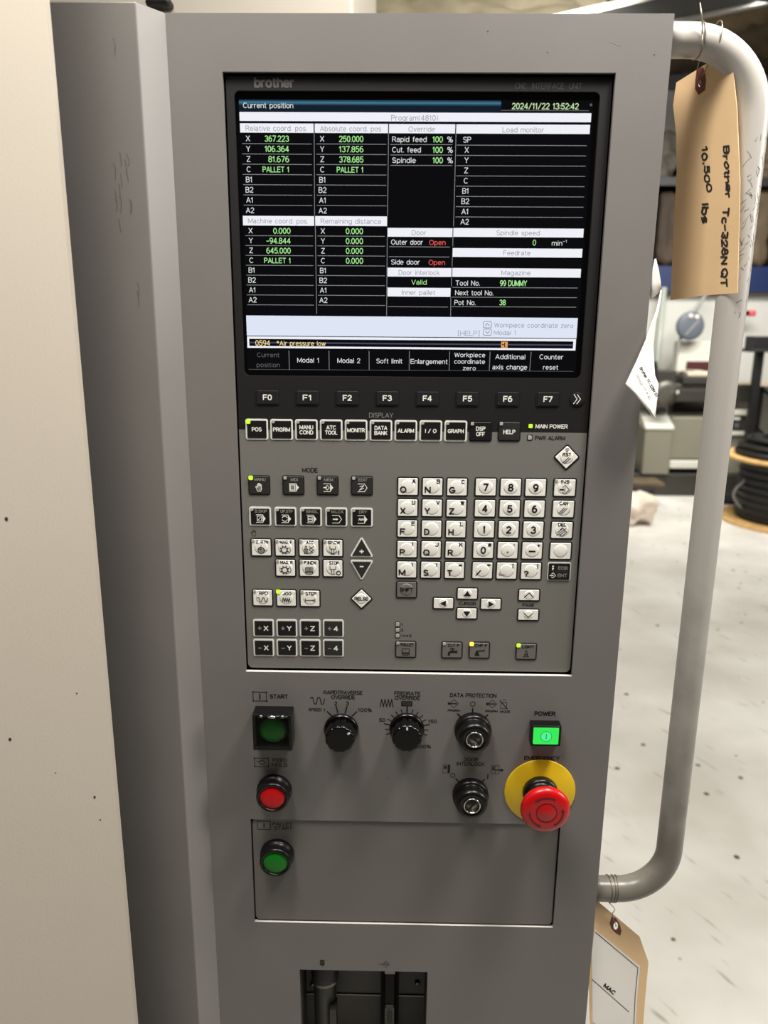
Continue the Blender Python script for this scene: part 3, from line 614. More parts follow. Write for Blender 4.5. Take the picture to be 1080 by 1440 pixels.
for y, x0, x1, t, a, b in ((320.6, 637.6, 820.8, 'Spindle speed', 698, 759), (348.8, 636.6, 819, 'Feedrate', 707.8, 746), (376.8, 636.2, 817, 'Magazine', 705, 746)):
    SH(x0, y, 12.4, x1); ST(t, a, b, y + 6.8, 3.4, 'ui_head')
ST('0', 749, 753.8, 341.2, 4.0, 'ui_green'); ST('min', 776, 790.6, 342, 3.4); ST('-1', 791.4, 797.4, 339.4, 1.9)
ST('Tool No.', 640.6, 675, 398, 3.5); ST('99 DUMMY', 703, 741, 398.2, 4.0, 'ui_green', .004); SL(636.6, 404.2, 812, 405)
ST('Next tool No.', 640, 694, 411.6, 3.5); SL(636, 417.8, 811, 418.6); ST('Pot No.', 639, 669, 425.4, 3.5); ST('38', 702.2, 711.2, 425.4, 4.0, 'ui_green', .004); SL(635.6, 431.2, 810, 432)
SH(346.2, 443.6, 28.2, 812.6, 'ui_pale')
ST('Workpiece coordinate zero', 695, 806.4, 457.2, 3.3, 'ui_head'); ST('[HELP]', 644, 674.4, 468.6, 3.5, 'ui_head'); ST('Modal 1', 694.4, 726, 467.8, 3.3, 'ui_head')
for py, sg in ((456.6, 1), (467.2, -1)):
    x, z = P(685.4, py, SY); mb.stroke(rrect(x, z, 5.8, 4.4, 1, 3), .35, GY - .1, 'ui_grey', closed=True); mb.stroke([(x - 1.5, z - .7 * sg), (x, z + .8 * sg), (x + 1.5, z - .7 * sg)], .4, GY - .1, 'ui_grey')
SH(347.4, 472.9, 16.2, 810.2, 'ui_white'); SH(350.4, 476.4, 10, 806.2, 'ui_black', 2); SH(350.4, 480.6, 2, 806.2, 'ui_mid', 3)
ST('0594', 359, 380, 482.2, 4.0, 'ui_yellow', .004); ST('*Air pressure low', 389, 458, 482.6, 3.5, 'ui_yellow', .004)
SR(704.8, 480.6, 711.2, 489, 'ui_amber', 5); SR(711.8, 480.6, 713.6, 489, 'ui_amber', 5); q = P(707, 484.6, SY); mb.disc(q[0], q[1], .6, GY - .14, 'ui_black', 8); SR(709, 481.6, 710, 488, 'ui_black', 6)
for x, x2 in ((406.3, 407), (462.6, 463), (519, 519.2), (575.7, 575.4), (632.3, 631.6), (689.2, 688), (746.9, 744.8)): SL(x, 493.2 + (x - 406) * .005, x2, 520 + (x - 406) * .005)
SL(350, 519.4, 806, 522.2, .3, 'ui_grey')
ST('Current', 361.5, 393, 499, 3.3, 'ui_grey'); ST('position', 361, 393.6, 513, 3.3, 'ui_grey')
ST('Modal 1', 418, 449, 506.4, 3.5); ST('Modal 2', 474.4, 506.6, 507, 3.5); ST('Soft limit', 529.2, 565.8, 507.6, 3.5); ST('Enlargement', 577.4, 629.6, 508.2, 3.5)
ST('Workpiece', 639, 682.4, 499, 3.3); ST('coordinate', 638.6, 682, 508.2, 3.3); ST('zero', 651, 669, 517.6, 3.0)
ST('Additional', 696.6, 738.8, 501.6, 3.5); ST('axis change', 692.4, 741.2, 516, 3.5); ST('Counter', 758.6, 792.2, 501.8, 3.5); ST('reset', 763.6, 785, 516.4, 3.3)
tag_screen = mb.build('screen', unit)
# keypad faceplate
mb = MB(); kp = rrect((bx0 + bx1) / 2, (SPLIT - 433.4) / 2, bx1 - bx0, SPLIT + 433.4, .6, 2); kp = [(x, z) for x, z in kp]
kp = rpoly([(bx0, SPLIT), (bx0, -433.2), (bx1, -433.2), (bx1, SPLIT)], 4); kp = [(x, SPLIT if z > SPLIT - 4 and False else z) for x, z in kp]
kp = [(bx0, SPLIT)] + [p for p in kp if p[1] < SPLIT - 6] + [(bx1, SPLIT)]
mb.prism(kp, UY + 5, UY, 'membrane_grey')
TU('PWR ALARM', 752.4, 794.8, 615.7, 3.2, 'ink', .012); TU('MODE', 424.8, 447, 661, 3.6, 'ink', .01)
TU('CURSOR', 645, 669.6, 848.8, 2.6, 'ink', .016); TU('PAGE', 734.6, 751.4, 850.6, 2.6, 'ink', .016)
for t, x1, y in (('1', 566.4, 877.8), ('2', 567.2, 885.8)): TU(t, 564.4, x1, y, 2.2, 'ink', .016)
TU('1', 564.4, 566.2, 893.8, 2.2, 'ink', .016); TU('2', 575.6, 578.6, 893.9, 2.2, 'ink', .016); a, z = P(567.4, 893.9, UY); mb.stroke([(a, z), (a + 3.8, z)], .4, UY - .08, 'ink'); mb.stroke([(a + .9, z + .8), (a, z), (a + .9, z - .8)], .35, UY - .08, 'ink'); mb.stroke([(a + 2.9, z + .8), (a + 3.8, z), (a + 2.9, z - .8)], .35, UY - .08, 'ink')
HAND = [(-.5, -1), (-.62, -.6), (-1.0, .1), (-.86, .26), (-.5, -.1), (-.5, .7), (-.36, .8), (-.24, .7), (-.24, .2), (-.2, .9), (-.05, 1), (.08, .9), (.08, .25), (.12, .85), (.26, .92), (.38, .82), (.38, .2), (.42, .6), (.55, .66), (.66, .56), (.66, -.5), (.4, -1)]
x, z = P(357, 749.4, UY); mb.stroke([(x + 2.2 * a, z + 2.4 * b) for a, b in HAND], .35, UY - .08, 'ink_soft', closed=True)
mb.build('keypad_plate', unit)
# ---- keys
def icon(mb, kind, x, z, y, m, m2, surf):
    S_ = lambda pts, wd=.42, closed=False, mm=None: mb.stroke([(x + a, z + b) for a, b in pts], wd, y, mm or m, surf, closed)
    def F(pts, mm=None):
        p = [(x + a, z + b) for a, b in pts]
        if surf: mb.drape([(p[0], p[i], p[i + 1]) for i in range(1, len(p) - 1)], y - .02, mm or m, surf)
        else: mb.flat(p, y - .02, mm or m)
    C = lambda a, b, r, wd=.4, a0=0, a1=360: mb.circ(x + a, z + b, r, wd, y, m, surf, a0, a1, 18)
    def arrowbox(solid=True):
        S_([(-3, 3), (2.2, 3)], .5); S_([(-3, -3), (2.2, -3)], .5)
        if solid: F([(1.9, 3.2), (1.9, -3.2), (4.3, 0)])
        else: S_([(2, 3), (4, 0), (2, -3)], .5)
    if kind == 'hand': S_([(2.6 * a, 3.1 * b) for a, b in HAND], .5, True); F([(-.6, -2.6), (1.3, -2.6), (1.5, .4), (-.9, .4)], 'print_grey')
    elif kind == 'mdi': arrowbox(); S_([(-2.2, 2), (1.2, 2), (1.2, -2), (-2.2, -2)], .7, True); F([(-1.6, 1.2), (.8, 1.2), (.8, -1.2), (-1.6, -1.2)], 'print_grey'); S_([(-2.8, 3), (-2.8, -2.2)], .4)
    elif kind == 'mem': arrowbox(); S_([(-1.8, .2), (-.2, 1.8), (1.4, 0), (-.2, -1.8), (-1.4, -.8)], .45); S_([(-3, 0), (-.8, 0)], .9)
    elif kind == 'edit': arrowbox(False); S_([(-1.6, .8), (1.6, 1.8), (-1.6, -1.6), (1.4, -.4)], .5); S_([(-2, -2), (.8, 1)], .4)
    elif kind == 'bskip': arrowbox(); S_([(-2.2, 1.9), (1.1, 1.9), (1.1, -1.9), (-2.2, -1.9)], .5, True); S_([(-1.3, -.9), (.3, .9)], .5)
    elif kind == 'opstp': arrowbox(); C(-.6, 0, 2, .55, 20, 160); C(-.6, 0, 2, .55, 200, 340)
    elif kind == 'singl': arrowbox(); S_([(-2.2, 1.9), (1.1, 1.9), (1.1, -1.9), (-2.2, -1.9)], .5, True); S_([(-1.8, 0), (.7, 0)], .9)
    elif kind == 'mlck': arrowbox(False); S_([(-2.4, 0), (.2, 0)], 1.0); F([(0, 1), (0, -1), (1.6, 0)])
    elif kind == 'dry': arrowbox(); S_([(-2.4 + .6 * i, .9 if i % 2 else -.9) for i in range(8)], .42)
    elif kind == 'home': C(0, -.6, 2.4, .8); C(0, -.6, 1.1, .5); S_([(0, 3.4), (0, .8)]); S_([(1, -.6), (4.6, -.6)]); F([(-1.4, .6), (.3, .6), (.3, -.6), (-1.4, -.6)])
    elif kind in ('gearf', 'gearr'):
        C(-.6, 0, 2.1, .4)
        for k in range(8):
            a = k * pi / 4 + pi / 8; S_([(-.6 + 2.3 * cos(a - .25), 2.3 * sin(a - .25)), (-.6 + 3.5 * cos(a), 3.5 * sin(a)), (-.6 + 2.3 * cos(a + .25), 2.3 * sin(a + .25))], .5)
        C(.6, 0, 3.6, .35, -40, 40); s = -1 if kind == 'gearf' else 1; F([(3.0, 2.2 * s), (4.0, 2.0 * s), (3.2, 3.4 * s)][::s])
    elif kind == 'atc': S_([(-3.6, -2.8), (-3.6, .8), (-.8, .8), (-.8, -2.8)], .45, True); F([(-3.2, -2.4), (-1.2, -2.4), (-1.2, .4), (-3.2, .4)], 'print_grey'); S_([(-2.8, .8), (-2.8, 3), (-1.6, 3), (-1.6, .8)], .45); S_([(3.8, 3), (.2, .6), (3.2, -2.4)], .45); S_([(.4, 3), (3.6, 0), (0, -2.8)], .45)
    elif kind in ('spin', 'stop'):
        S_([(-2.2, 3.2), (-2.2, 1), (2.2, 1), (2.2, 3.2)], .5); S_([(-.9, 1), (-.9, -3.2), (.9, -3.2), (.9, 1)], .45)
        if kind == 'spin': C(0, .6, 3.2, .4, 200, 340); S_([(4.6, -.6), (4.6, -3.2)], .8)
        else: C(4.4, -2, 1.5, .7)
    elif kind in ('turn', 'pallet'): S_(rrect(0, .6, 6, 3.6, 1, 3), .45, True); F(rrect(0, .6, 5, 2.8, .8, 3), 'print_grey' if kind == 'turn' else 'key_grey'); C(0, .6, .8, .35); S_([(-3, -1.4), (-3, -2.2), (-1.6, -3.2), (1.6, -3.2), (3, -2.2), (3, -1.4)], .5); S_([(-2.6, -2), (2.6, -2)], .4)
    elif kind == 'wave': S_([(-4 + 8 * i / 48, 1.6 * max(-1, min(1, 1.5 * sin(2 * pi * 2 * i / 48 + .6)))) for i in range(49)], .55)
    elif kind == 'zig': S_([(-3.2 + .8 * i, 1.8 if i % 2 else -1.8) for i in range(9)], .55)
    elif kind == 'step': S_([(-3.6, 1.4), (-3.6, -1.4)], .5); S_([(-3.4, 0), (3, 0)], .5); F([(2.2, 1), (2.2, -1), (3.6, 0)]); S_([(3.9, 1.4), (3.9, -1.4)], .5)
    elif kind == 'ins': S_([(-1.6, 1.8), (.2, 3.4), (3.6, 0), (.2, -3.4), (-1.6, -1.8)], .42); S_([(-3.6, 0), (-.6, 0)], 1.0); S_([(.2, 1.8), (.2, .6)], .4); S_([(.2, -.6), (.2, -1.8)], .4)
    elif kind == 'slash3':
        for k in (-1, 0, 1): S_([(-2.4 + k * 1.2, -2.2 - k * .2), (1.6 + k * 1.2, 2.2 - k * .2)], .42)
    elif kind == 'slash2':
        for k in (-.6, .6): S_([(-2.4 + k, -2 - k * .5), (2.2 + k, 2.2 - k * .5)], .5)
    elif kind == 'del':
        S_([(-1.6, 1.8), (.2, 3.4), (3.6, 0), (.2, -3.4), (-1.6, -1.8)], .42)
        for k in (-1, 0, 1): S_([(-2.6 + k, -1.6 - k), (1.4 + k, 2.0 - k)], .42)
        S_([(-3.8, -2.6), (3, 3.2)], .4)
    elif kind == 'tap': F([(-1.6, 1.2), (3.6, 1.2), (3.6, -.6), (-1.6, -.6)][::-1]); F([(-3.2, -3), (-1.6, -3), (-1.2, .8), (-3, 0)]); S_([(.4, 1), (.4, 2.8)], .8); S_([(-1.2, 2.8), (2, 2.8)], .8); F([(3.6, 1.8), (4.2, 1.8), (4.2, -1.2), (3.6, -1.2)][::-1])
    elif kind == 'chip': F([(-2.4, 1.4), (4, 1.8), (4, 1), (-.4, .6), (-1, -.8), (-3.2, -.8)][::-1]); F([(-3.6, -3), (.6, -3), (-.6, -.8), (-3, -.8)]); S_([(4, 2.4), (4, .6)], .5)
    elif kind == 'bulb': S_([(-1, -1.6), (-1.2, -.4), (-.5, 1.8), (.5, 1.8), (1.2, -.4), (1, -1.6)], .42); S_([(-.6, 2.6), (.6, 2.6)], .4); S_([(-1, -2), (-2.4, -2.6), (2.4, -2.6), (1, -2)], .42); F([(-.8, -1.4), (.8, -1.4), (.8, -.2), (-.8, -.2)], 'ink_soft')
    elif kind == 'up': F([(-2.9, -1.9), (2.9, -1.9), (0, 2.4)])
    elif kind == 'down': F([(-2.9, 1.9), (0, -2.4), (2.9, 1.9)])
    elif kind == 'left': F([(1.9, 2.4), (-2.6, 0), (1.9, -2.4)])
    elif kind == 'right': F([(-1.9, 2.4), (-1.9, -2.4), (2.6, 0)])
    elif kind == 'pgup': S_([(-3.6, -1.8), (0, 2), (3.6, -1.8)], .6)
    elif kind == 'pgdn': S_([(-3.6, 1.8), (0, -2), (3.6, 1.8)], .6)
    elif kind == 'more':
        for k in (-1.2, 1.2): S_([(-1.4 + k, 3.4), (1 + k, 0), (-1.4 + k, -3.4)], .55)
    elif kind == 'eob':
        S_([(-1, 0), (6.6, 0)], .25, mm='print_dim'); S_([(-6.6, 0), (6, 0)], .2, mm='print_dim'); mb.disc(x - 5, z + 4.2, .75, y - .03, 'print_white', 10); mb.disc(x - 5, z + 2.4, .75, y - .03, 'print_white', 10); S_([(-4.9, 2.4), (-5.2, 1.2)], .6)
        S_([(-7, -3.2), (-4.4, -3.2)], .7); S_([(-5.8, -2), (-4.6, -1), (-2.6, -3.2), (-4.6, -5.2), (-5.8, -4.4)], .45)
        mb.text('EOB', x + 2.6, z + 2.9, 2.9, y - .03, 'print_grey', w=7.4, bold=.016); mb.text('ENT', x + 2.6, z - 3, 2.9, y - .03, 'print_grey', w=7.4, bold=.016)
STY = {'dark': ('key_line', 'bezel_dark', 'print_white'), 'mode': ('key_line', 'key_dark', 'print_white'), 'black': ('print_white', 'key_black', 'print_white'), 'blackd': ('print_white', 'key_dark', 'print_white'),
       'plain': ('key_black', 'key_black', 'print_white'), 'white': ('key_line', 'key_white', 'ink'), 'grey': ('key_line', 'key_grey', 'ink')}
def key(px, py, w_, h_, style, name_label, texts=(), ic=None, led=None, dome=0, poly=None, rad=1.7, bw=None, name='key', icz=-1.6, pt=None, icx=0):
    x, z = pt or P(px, py, UY); line, cap, ink = STY[style]; b = MB(); dome = dome * .6; bw = bw or {'white': 1.1, 'grey': 1.0, 'black': 1.2, 'blackd': 1.15, 'dark': 1.0, 'mode': .9}.get(style, .9)
    shape = [(x + a, z + c) for a, c in poly] if poly else rrect(x, z, w_, h_, rad)
    b.prism(shape, UY, UY - .35, line); b.prism(inset(shape, bw), UY - .35, UY - .75, cap, ch=.2); top = UY - .75
    surf = None
    if dome:
        dr = min(w_, h_) * .36; R = (dr * dr + dome * dome) / (2 * dome)
        def surf(X, Z, x=x, z=z): d2 = (X - x) ** 2 + (Z - z) ** 2; return max(0, math.sqrt(max(0, R * R - d2)) - (R - dome)) if d2 < dr * dr else 0
        b.lathe(x, z, [(dr * k / 6, surf(x + dr * k / 6, z)) for k in range(6, 0, -1)] + [(.02, dome)], cap, 28, y0=top + .005)
    for t in texts:
        s_, dx, dz, ch_, wd = t[:5]; mm = t[5] if len(t) > 5 else ink
        b.text(s_, x + dx, z + dz, ch_, top - .1, mm, w=wd, surf=surf, bold=.018)
    if ic: icon(b, ic, x + icx, z + icz, top - .1, ink, cap, surf)
    o = b.build(name, unit); o['label'] = name_label
    if led:
        l = MB(); lx, lz = (x - w_ / 2 + 2.2, z + h_ / 2 - 1.9) if not poly else (x, z + max(c for a, c in poly) - 3.4)
        lw = 3.4 if led != 'led_off' else 2.4
        l.prism(rrect(lx, lz, lw, lw, lw * .28, 3), top - .02, top - .45, led, ch=.12); q = l.build('indicator_light', o)
        if led != 'led_off': q['label'] = 'lit green indicator' if led == 'led_green' else 'lit amber indicator'
    return o
def row(p0, p1, n): return [(p0[0] + (p1[0] - p0[0]) * i / (n - 1), p0[1] + (p1[1] - p0[1]) * i / (n - 1)) for i in range(n)]
def mmrow(p0, p1, n): return row(P(*p0, UY), P(*p1, UY), n)
for i, q in enumerate(mmrow((376.3, 558.6), (770.4, 561.2), 8)): key(0, 0, 17.4, 11.6, 'dark', 'dark key printed F%d' % i, [('F%d' % i, 0, 0, 4.4, 6.8)], pt=q)
key(811.6, 561.2, 11.4, 11.4, 'dark', 'round dark key printed with a double arrow', ic='more', poly=[(5.7 * cos(2 * pi * i / 28), 5.7 * sin(2 * pi * i / 28)) for i in range(28)], icz=0)
for i, (q, t) in enumerate(zip(mmrow((361.3, 603.6), (640.8, 606.1), 9), ('POS', 'PRGRM', 'MANU COND', 'ATC TOOL', 'MONITR', 'DATA BANK', 'ALARM', 'I / O', 'GRAPH'))):
    ws = t.split(' ') if '/' not in t else [t]; wd = {'POS': 7.4, 'PRGRM': 12.8, 'MANU': 10.4, 'COND': 10.4, 'ATC': 7.4, 'TOOL': 9.4, 'MONITR': 13.2, 'DATA': 9.6, 'BANK': 9.8, 'ALARM': 12.2, 'I / O': 8.6, 'GRAPH': 12}
    tx = [(s, 0, (1.9 - 3.8 * k) if len(ws) > 1 else 0, 3.2, wd[s]) for k, s in enumerate(ws)]
    key(0, 0, 16.8, 15.6, 'black', 'black key with white rim printed ' + t, tx, led='led_green' if i == 0 else 'led_off', pt=q)
key(675.7, 606.4, 17, 15, 'plain', 'black key printed DSP OFF', [('DSP', 0, 2, 3.2, 7), ('OFF', 0, -2, 3.2, 6.6)], led='led_off')
key(716.1, 606.5, 16.8, 15, 'mode', 'dark grey key printed HELP', [('HELP', 0, -.4, 3.4, 9)], led='led_off')
def square_led(px, py, m):
    x, z = P(px, py, UY); l = MB(); l.prism(rrect(x, z, 4.2, 4.2, .5, 2), UY, UY - .1, 'key_line'); l.prism(rrect(x, z, 3.0, 3.0, .5, 2), UY - .1, UY - .35, m, ch=.1); o = l.build('indicator_light', unit); return o
square_led(746.2, 599.1, 'led_green')['label'] = 'lit green MAIN POWER indicator'; square_led(745, 615.5, 'led_off')
for py in (877.8, 885.8, 893.8): square_led(559.2, py, 'led_off')
D_ = 10.2; key(796.7, 642.8, 14, 14, 'white', 'white diamond key printed RST', [('RST', 0, 2.2, 2.8, 6.6)], 'slash2', led='led_off', poly=rpoly([(D_, 0), (0, D_), (-D_, 0), (0, -D_)], 1.6), icz=-2.6, dome=.45)
for q, t, k, l in zip(mmrow((364.6, 682), (508.9, 682.8), 4), ('MANU', 'MDI', 'MEM', 'EDIT'), ('hand', 'mdi', 'mem', 'edit'), ('led_green', 'led_off', 'led_off', 'led_off')):
    key(0, 0, 16.7, 15.2, 'mode', 'dark mode key printed ' + t, [(t, .8, 4.5, 2.5, {'MANU': 8.6, 'MDI': 5.4, 'MEM': 7, 'EDIT': 7}[t], 'print_grey')], k, l, pt=q)
for q, t, k in zip(mmrow((366, 726), (508.8, 727.3), 5), ('B.SKIP', 'OP.STP', 'SINGL', 'M.LCK', 'DRY'), ('bskip', 'opstp', 'singl', 'mlck', 'dry')):
    key(0, 0, 16.8, 15.0, 'black', 'black key with white rim printed ' + t, [(t, .9, 4.3, 2.5, {'DRY': 6.2}.get(t, 9.6), 'print_grey')], k, 'led_off', pt=q)
R3 = mmrow((367.4, 769.6), (468.1, 770.5), 4); R4 = mmrow((401.7, 798.3), (468.2, 799), 3)
for q, t, k in list(zip(R3, ('Z. RTN', 'MAG. F', 'ATC', 'SP.CW'), ('home', 'gearf', 'atc', 'spin'))) + list(zip(R4, ('MAG. R', 'P.INDX', 'STOP'), ('gearr', 'turn', 'stop'))):
    key(0, 0, 16.7, 15.0, 'white', 'white key printed ' + t, [(t, .9, 4.6, 2.6, {'ATC': 6, 'STOP': 7.6}.get(t, 9.6))], k, None if t == 'STOP' else 'led_off', pt=q, dome=.3)
x0, z0 = P(508.4, 774, UY); tri = [(x0 + a, z0 + b) for a, b in ((0, 0),)]
xa, za = P(493.3, 783.2, UY); xb, _ = P(523.9, 783.2, UY); _, zt = P(508.4, 756.4, UY); cxm = (xa + xb) / 2; wt = (xb - xa) / 2
key(0, 0, 14, 14, 'blackd', 'dark triangular key pointing up printed with a plus', [('+', 0, -.6, 5.2, 3.8)], poly=rpoly([(0, zt - za + 1.6 - 5.4), (-wt - 1, -5.4), (wt + 1, -5.4)], 1.3), pt=(cxm, za + 5.4))
xa, za = P(493.3, 787.2, UY); _, zt = P(508.4, 814.2, UY)
mq = MB(); key(0, 0, 14, 14, 'blackd', 'dark triangular key pointing down printed with a minus', [('-', 0, .6, 6, 3.4)], poly=rpoly([(0, zt - za - 1.6 + 5.4), (wt + 1, 5.4), (-wt - 1, 5.4)], 1.3), pt=(cxm, za - 5.4))
for q, t, k, l in zip(mmrow((369.5, 840.3), (436, 841.2), 3), ('RPD', 'JOG', 'STEP'), ('wave', 'zig', 'step'), ('led_off', 'led_green', 'led_off')):
    key(0, 0, 16.8, 14.8, 'white', 'white key printed ' + t, [(t, .8, 4, 2.7, {'STEP': 8.6}.get(t, 7.2))], k, l, pt=q, icz=-1.4, dome=.3)
D_ = 9.2; key(508.4, 841.7, 12, 12, 'white', 'white diamond key printed RELSE', [('RELSE', 0, .2, 3.0, 11)], poly=rpoly([(D_, 0), (0, D_), (-D_, 0), (0, -D_)], 1.4), dome=.4)
for sg, p0, p1 in (('+', (370.8, 882.9), (468.9, 883.5)), ('-', (371.1, 910.4), (468.9, 911))):
    for q, t in zip(mmrow(p0, p1, 4), 'XYZ4'):
        key(0, 0, 16.6, 14.9, 'black' if t != '4' else 'blackd', ('black' if t != '4' else 'dark grey') + ' key with white rim printed ' + sg + t, [(sg, -3.0, 0, 5, 3.2 if sg == '+' else 3.0, 'print_grey'), (t, 2, 0, 4.4, 3.8)], pt=q)
LET = (('O', 'A'), ('N', 'B'), ('G', 'C'), ('X', 'U'), ('Y', 'V'), ('Z', 'W'), ('F', 'E'), ('D', ''), ('H', 'L'), ('P', 'I'), ('Q', 'J'), ('R', 'K'), ('M', '('), ('S', ')'), ('T', '='))
G0 = P(573.7, 684, UY); G1 = P(642.7, 684.8, UY); G2 = P(572.6, 800.7, UY); N0 = P(683, 684.8, UY); N1 = P(753.1, 685.3, UY); N2 = P(678.3, 801.9, UY)
for i, (a, b_) in enumerate(LET):
    q = (G0[0] + (G1[0] - G0[0]) * (i % 3) / 2, G0[1] + (G2[1] - G0[1]) * (i // 3) / 4)
    key(0, 0, 16.8, 15.0, 'white', 'white key printed ' + a + (' and ' + b_ if b_.isalpha() else ''), [(a, -3.6, -2.3, 5.2, {'M': 5.4, 'N': 4.6, 'O': 5, 'Q': 5, 'G': 5}.get(a, 4.2))] + ([(b_, 4.4, 4.2, 3.4, 1.2 if b_ in 'I()' else 2.7)] if b_ else []), pt=q, dome=.55)
NUM = ('7', '8', '9', '4', '5', '6', '1', '2', '3', '0#', '.,', '-+', '/*', '_[', '?]')
NN = {'.': 'point', '-': 'minus', '/': 'slash', '_': 'space bar mark', '?': 'question mark'}
for i, t in enumerate(NUM):
    q = (N0[0] + (N1[0] - N0[0]) * (i % 3) / 2, N0[1] + (N2[1] - N0[1]) * (i // 3) / 4); tx = []
    if t[0].isdigit(): tx = [(t[0], 0, 0, 6, 2.0 if t[0] == '1' else 4.2)]
    elif t[0] == '.': tx = [('.', 0, 1, 6, 1.2)]
    elif t[0] == '-': tx = [('-', 0, 0, 6.4, 5.6)]
    elif t[0] == '/': tx = [('/', -3.2, -2, 4.6, 4.2)]
    elif t[0] == '?': tx = [('?', -3.6, -2.2, 5, 3.8)]
    if len(t) > 1: tx.append((t[1], 4.8, 4.2 if t[1] not in ',*' else (6 if t[1] == ',' else 3.8), 3.4, {',': .9, '[': 1.2, ']': 1.2}.get(t[1], 2.8)))
    o = key(0, 0, 17.2, 15.0, 'white', 'white key printed ' + (t[0] if t[0].isdigit() else 'with a ' + NN[t[0]]), tx, pt=q, dome=.55)
    if t[0] == '_':
        l = MB(); l.stroke([(q[0] - 5.6, q[1] - 1.6), (q[0] - 5.6, q[1] - 3.4), (q[0] - .6, q[1] - 3.4), (q[0] - .6, q[1] - 1.6)], .5, UY - .92, 'ink'); l.build('legend', o)
for i, (t, k) in enumerate((('INS', 'ins'), ('CAN', 'slash3'), ('DEL', 'del'), ('', None), ('', 'eob'))):
    a = P(794, 685.6, UY); b_ = P(786.1, 803.4, UY); q = (a[0] + (b_[0] - a[0]) * i / 4, a[1] + (b_[1] - a[1]) * i / 4)
    key(0, 0, 17.8, 14.8, 'white' if i < 4 else 'black', ('white key printed ' + t) if t else ('blank white key' if i == 3 else 'black key printed EOB and ENT'), [(t, 0, 4.6, 2.9, 6.6)] if t else (), k, 'led_off' if i == 0 else None, pt=q, dome=.7 if i == 3 else (.3 if i < 3 else 0), icz=-1.4 if i < 4 else 0, bw=None if i < 4 else .6)
key(571.7, 828.9, 16.8, 14.4, 'grey', 'grey key printed SHIFT', [('SHIFT', 0, .2, 3.2, 10.6)], dome=.5)
for px, py, k in ((657.1, 834.5, 'up'), (623.5, 848, 'left'), (690.1, 849, 'right'), (656.3, 862.3, 'down')): key(px, py, 17.2, 10.4, 'white', 'white cursor key with an arrow pointing ' + k, ic=k, icz=0, dome=.35)
key(743.8, 836.5, 17.6, 10.6, 'white', 'white page key with a chevron pointing up', ic='pgup', icz=0, dome=.35); key(742.7, 864.3, 17.6, 10.6, 'white', 'white page key with a chevron pointing down', ic='pgdn', icz=0, dome=.35)
for px, py, t, k, l, wd in ((570.5, 912.8, 'PALLET', 'pallet', 'led_off', 10.6), (635.5, 913.8, 'CLT P', 'tap', 'led_off', 9), (673.9, 914, 'CHP F', 'chip', 'led_amber', 10), (739.8, 915.8, 'LIGHT', 'bulb', 'led_green', 9.6)):
    key(px, py, 17, 14.6, 'grey', 'grey key printed ' + t, [(t, 1.2, 4.2, 2.6, wd)], k, l, icz=-1.6)

# ================================================================== push buttons, knobs, switches on the console
def push(px, py, lens, label, y0, name='push_button'):
    x, z = P(px, py, y0); t = thing(name, (x, y0, z), label, 'push button')
    b = MB(); b.lathe(x, z, [(14.6, 0), (14.6, 3.4), (14.0, 4.2), (13.4, 4.6), (13.4, 9), (13.5, 11.4), (13.0, 12.4), (12.2, 12.8), (11.0, 12.8), (10.8, 11.4), (10.8, 10.6)], 'black_plastic', 56, y0=y0); b.build('bezel_ring', t)
    b = MB(); b.lathe(x, z, [(10.7, 10.62), (10.7, 11.5), (10.2, 12.1), (6, 12.5), (.05, 12.6)], lens, 56, y0=y0, cap=False); b.build('lens', t)['label'] = ('red' if 'red' in lens else 'green') + ' plastic lens'
    return t
push(386.2, 1110.2, 'lens_red', 'round push button with red lens under the FEED HOLD lettering', 0)
push(390.2, 1200.2, 'lens_green', 'round push button with green lens on the lower cover under PALLET START', 1.4)
# square guarded start button
xa, za = P(359.2, 992.2); xb, _ = P(413.2, 992.2); sb_c = ((xa + xb) / 2, za - (xb - xa) / 2); SW = xb - xa
t = thing('start_button', (sb_c[0], 0, sb_c[1]), 'square black push button with green lens and hinged clear guard under START', 'push button')
b = MB(); plate(b, [xa, xb], [sb_c[1] - SW / 2, za], [(xa + 2.6, xb - 2.6, sb_c[1] - SW / 2 + 2.6, za - 2.6)], -15.5, 0, 'black_plastic'); b.rect(xa + 1, xb - 1, sb_c[1] - SW / 2 + 1, za - 1, -.5, 'gap_black')
b.build('guard_frame', t, bevel=.6)
b = MB(); b.lathe(sb_c[0], sb_c[1], [(12.6, .6), (12.6, 10), (11.8, 10.6), (10.8, 10.6), (10.7, 9.8)], 'gloss_black', 56); b.build('bezel_ring', t)
b = MB(); b.lathe(sb_c[0], sb_c[1], [(10.6, 9.8), (10.6, 11), (10, 11.6), (5, 12), (.05, 12.1)], 'lens_green', 56, cap=False); b.build('lens', t)['label'] = 'green plastic lens'
b = MB(); b.box(xa + .3, xb - .3, -16.9, -15.6, sb_c[1] - SW / 2 + .3, za - 1.6, 'clear_cover'); cv = b.build('guard_cover', t, bevel=.4); cv['label'] = 'clear plastic flip guard'
b = MB(); b.sweep([(xa + 3, -16.4, za - .6), (xb - 3, -16.4, za - .6)], 1.1, 'gloss_black', 12)
for k in (-1, 1): b.sweep([(sb_c[0] + k * 7, -16.4, za - .6), (sb_c[0] + k * 10, -16.4, za - .6)], 1.35, 'dull_metal', 12)
b.sweep([(sb_c[0] - 3, -16.6, za - .8), (sb_c[0] + 3, -16.6, za - .8)], 1.2, 'chrome', 12)
b.build('hinge', t)
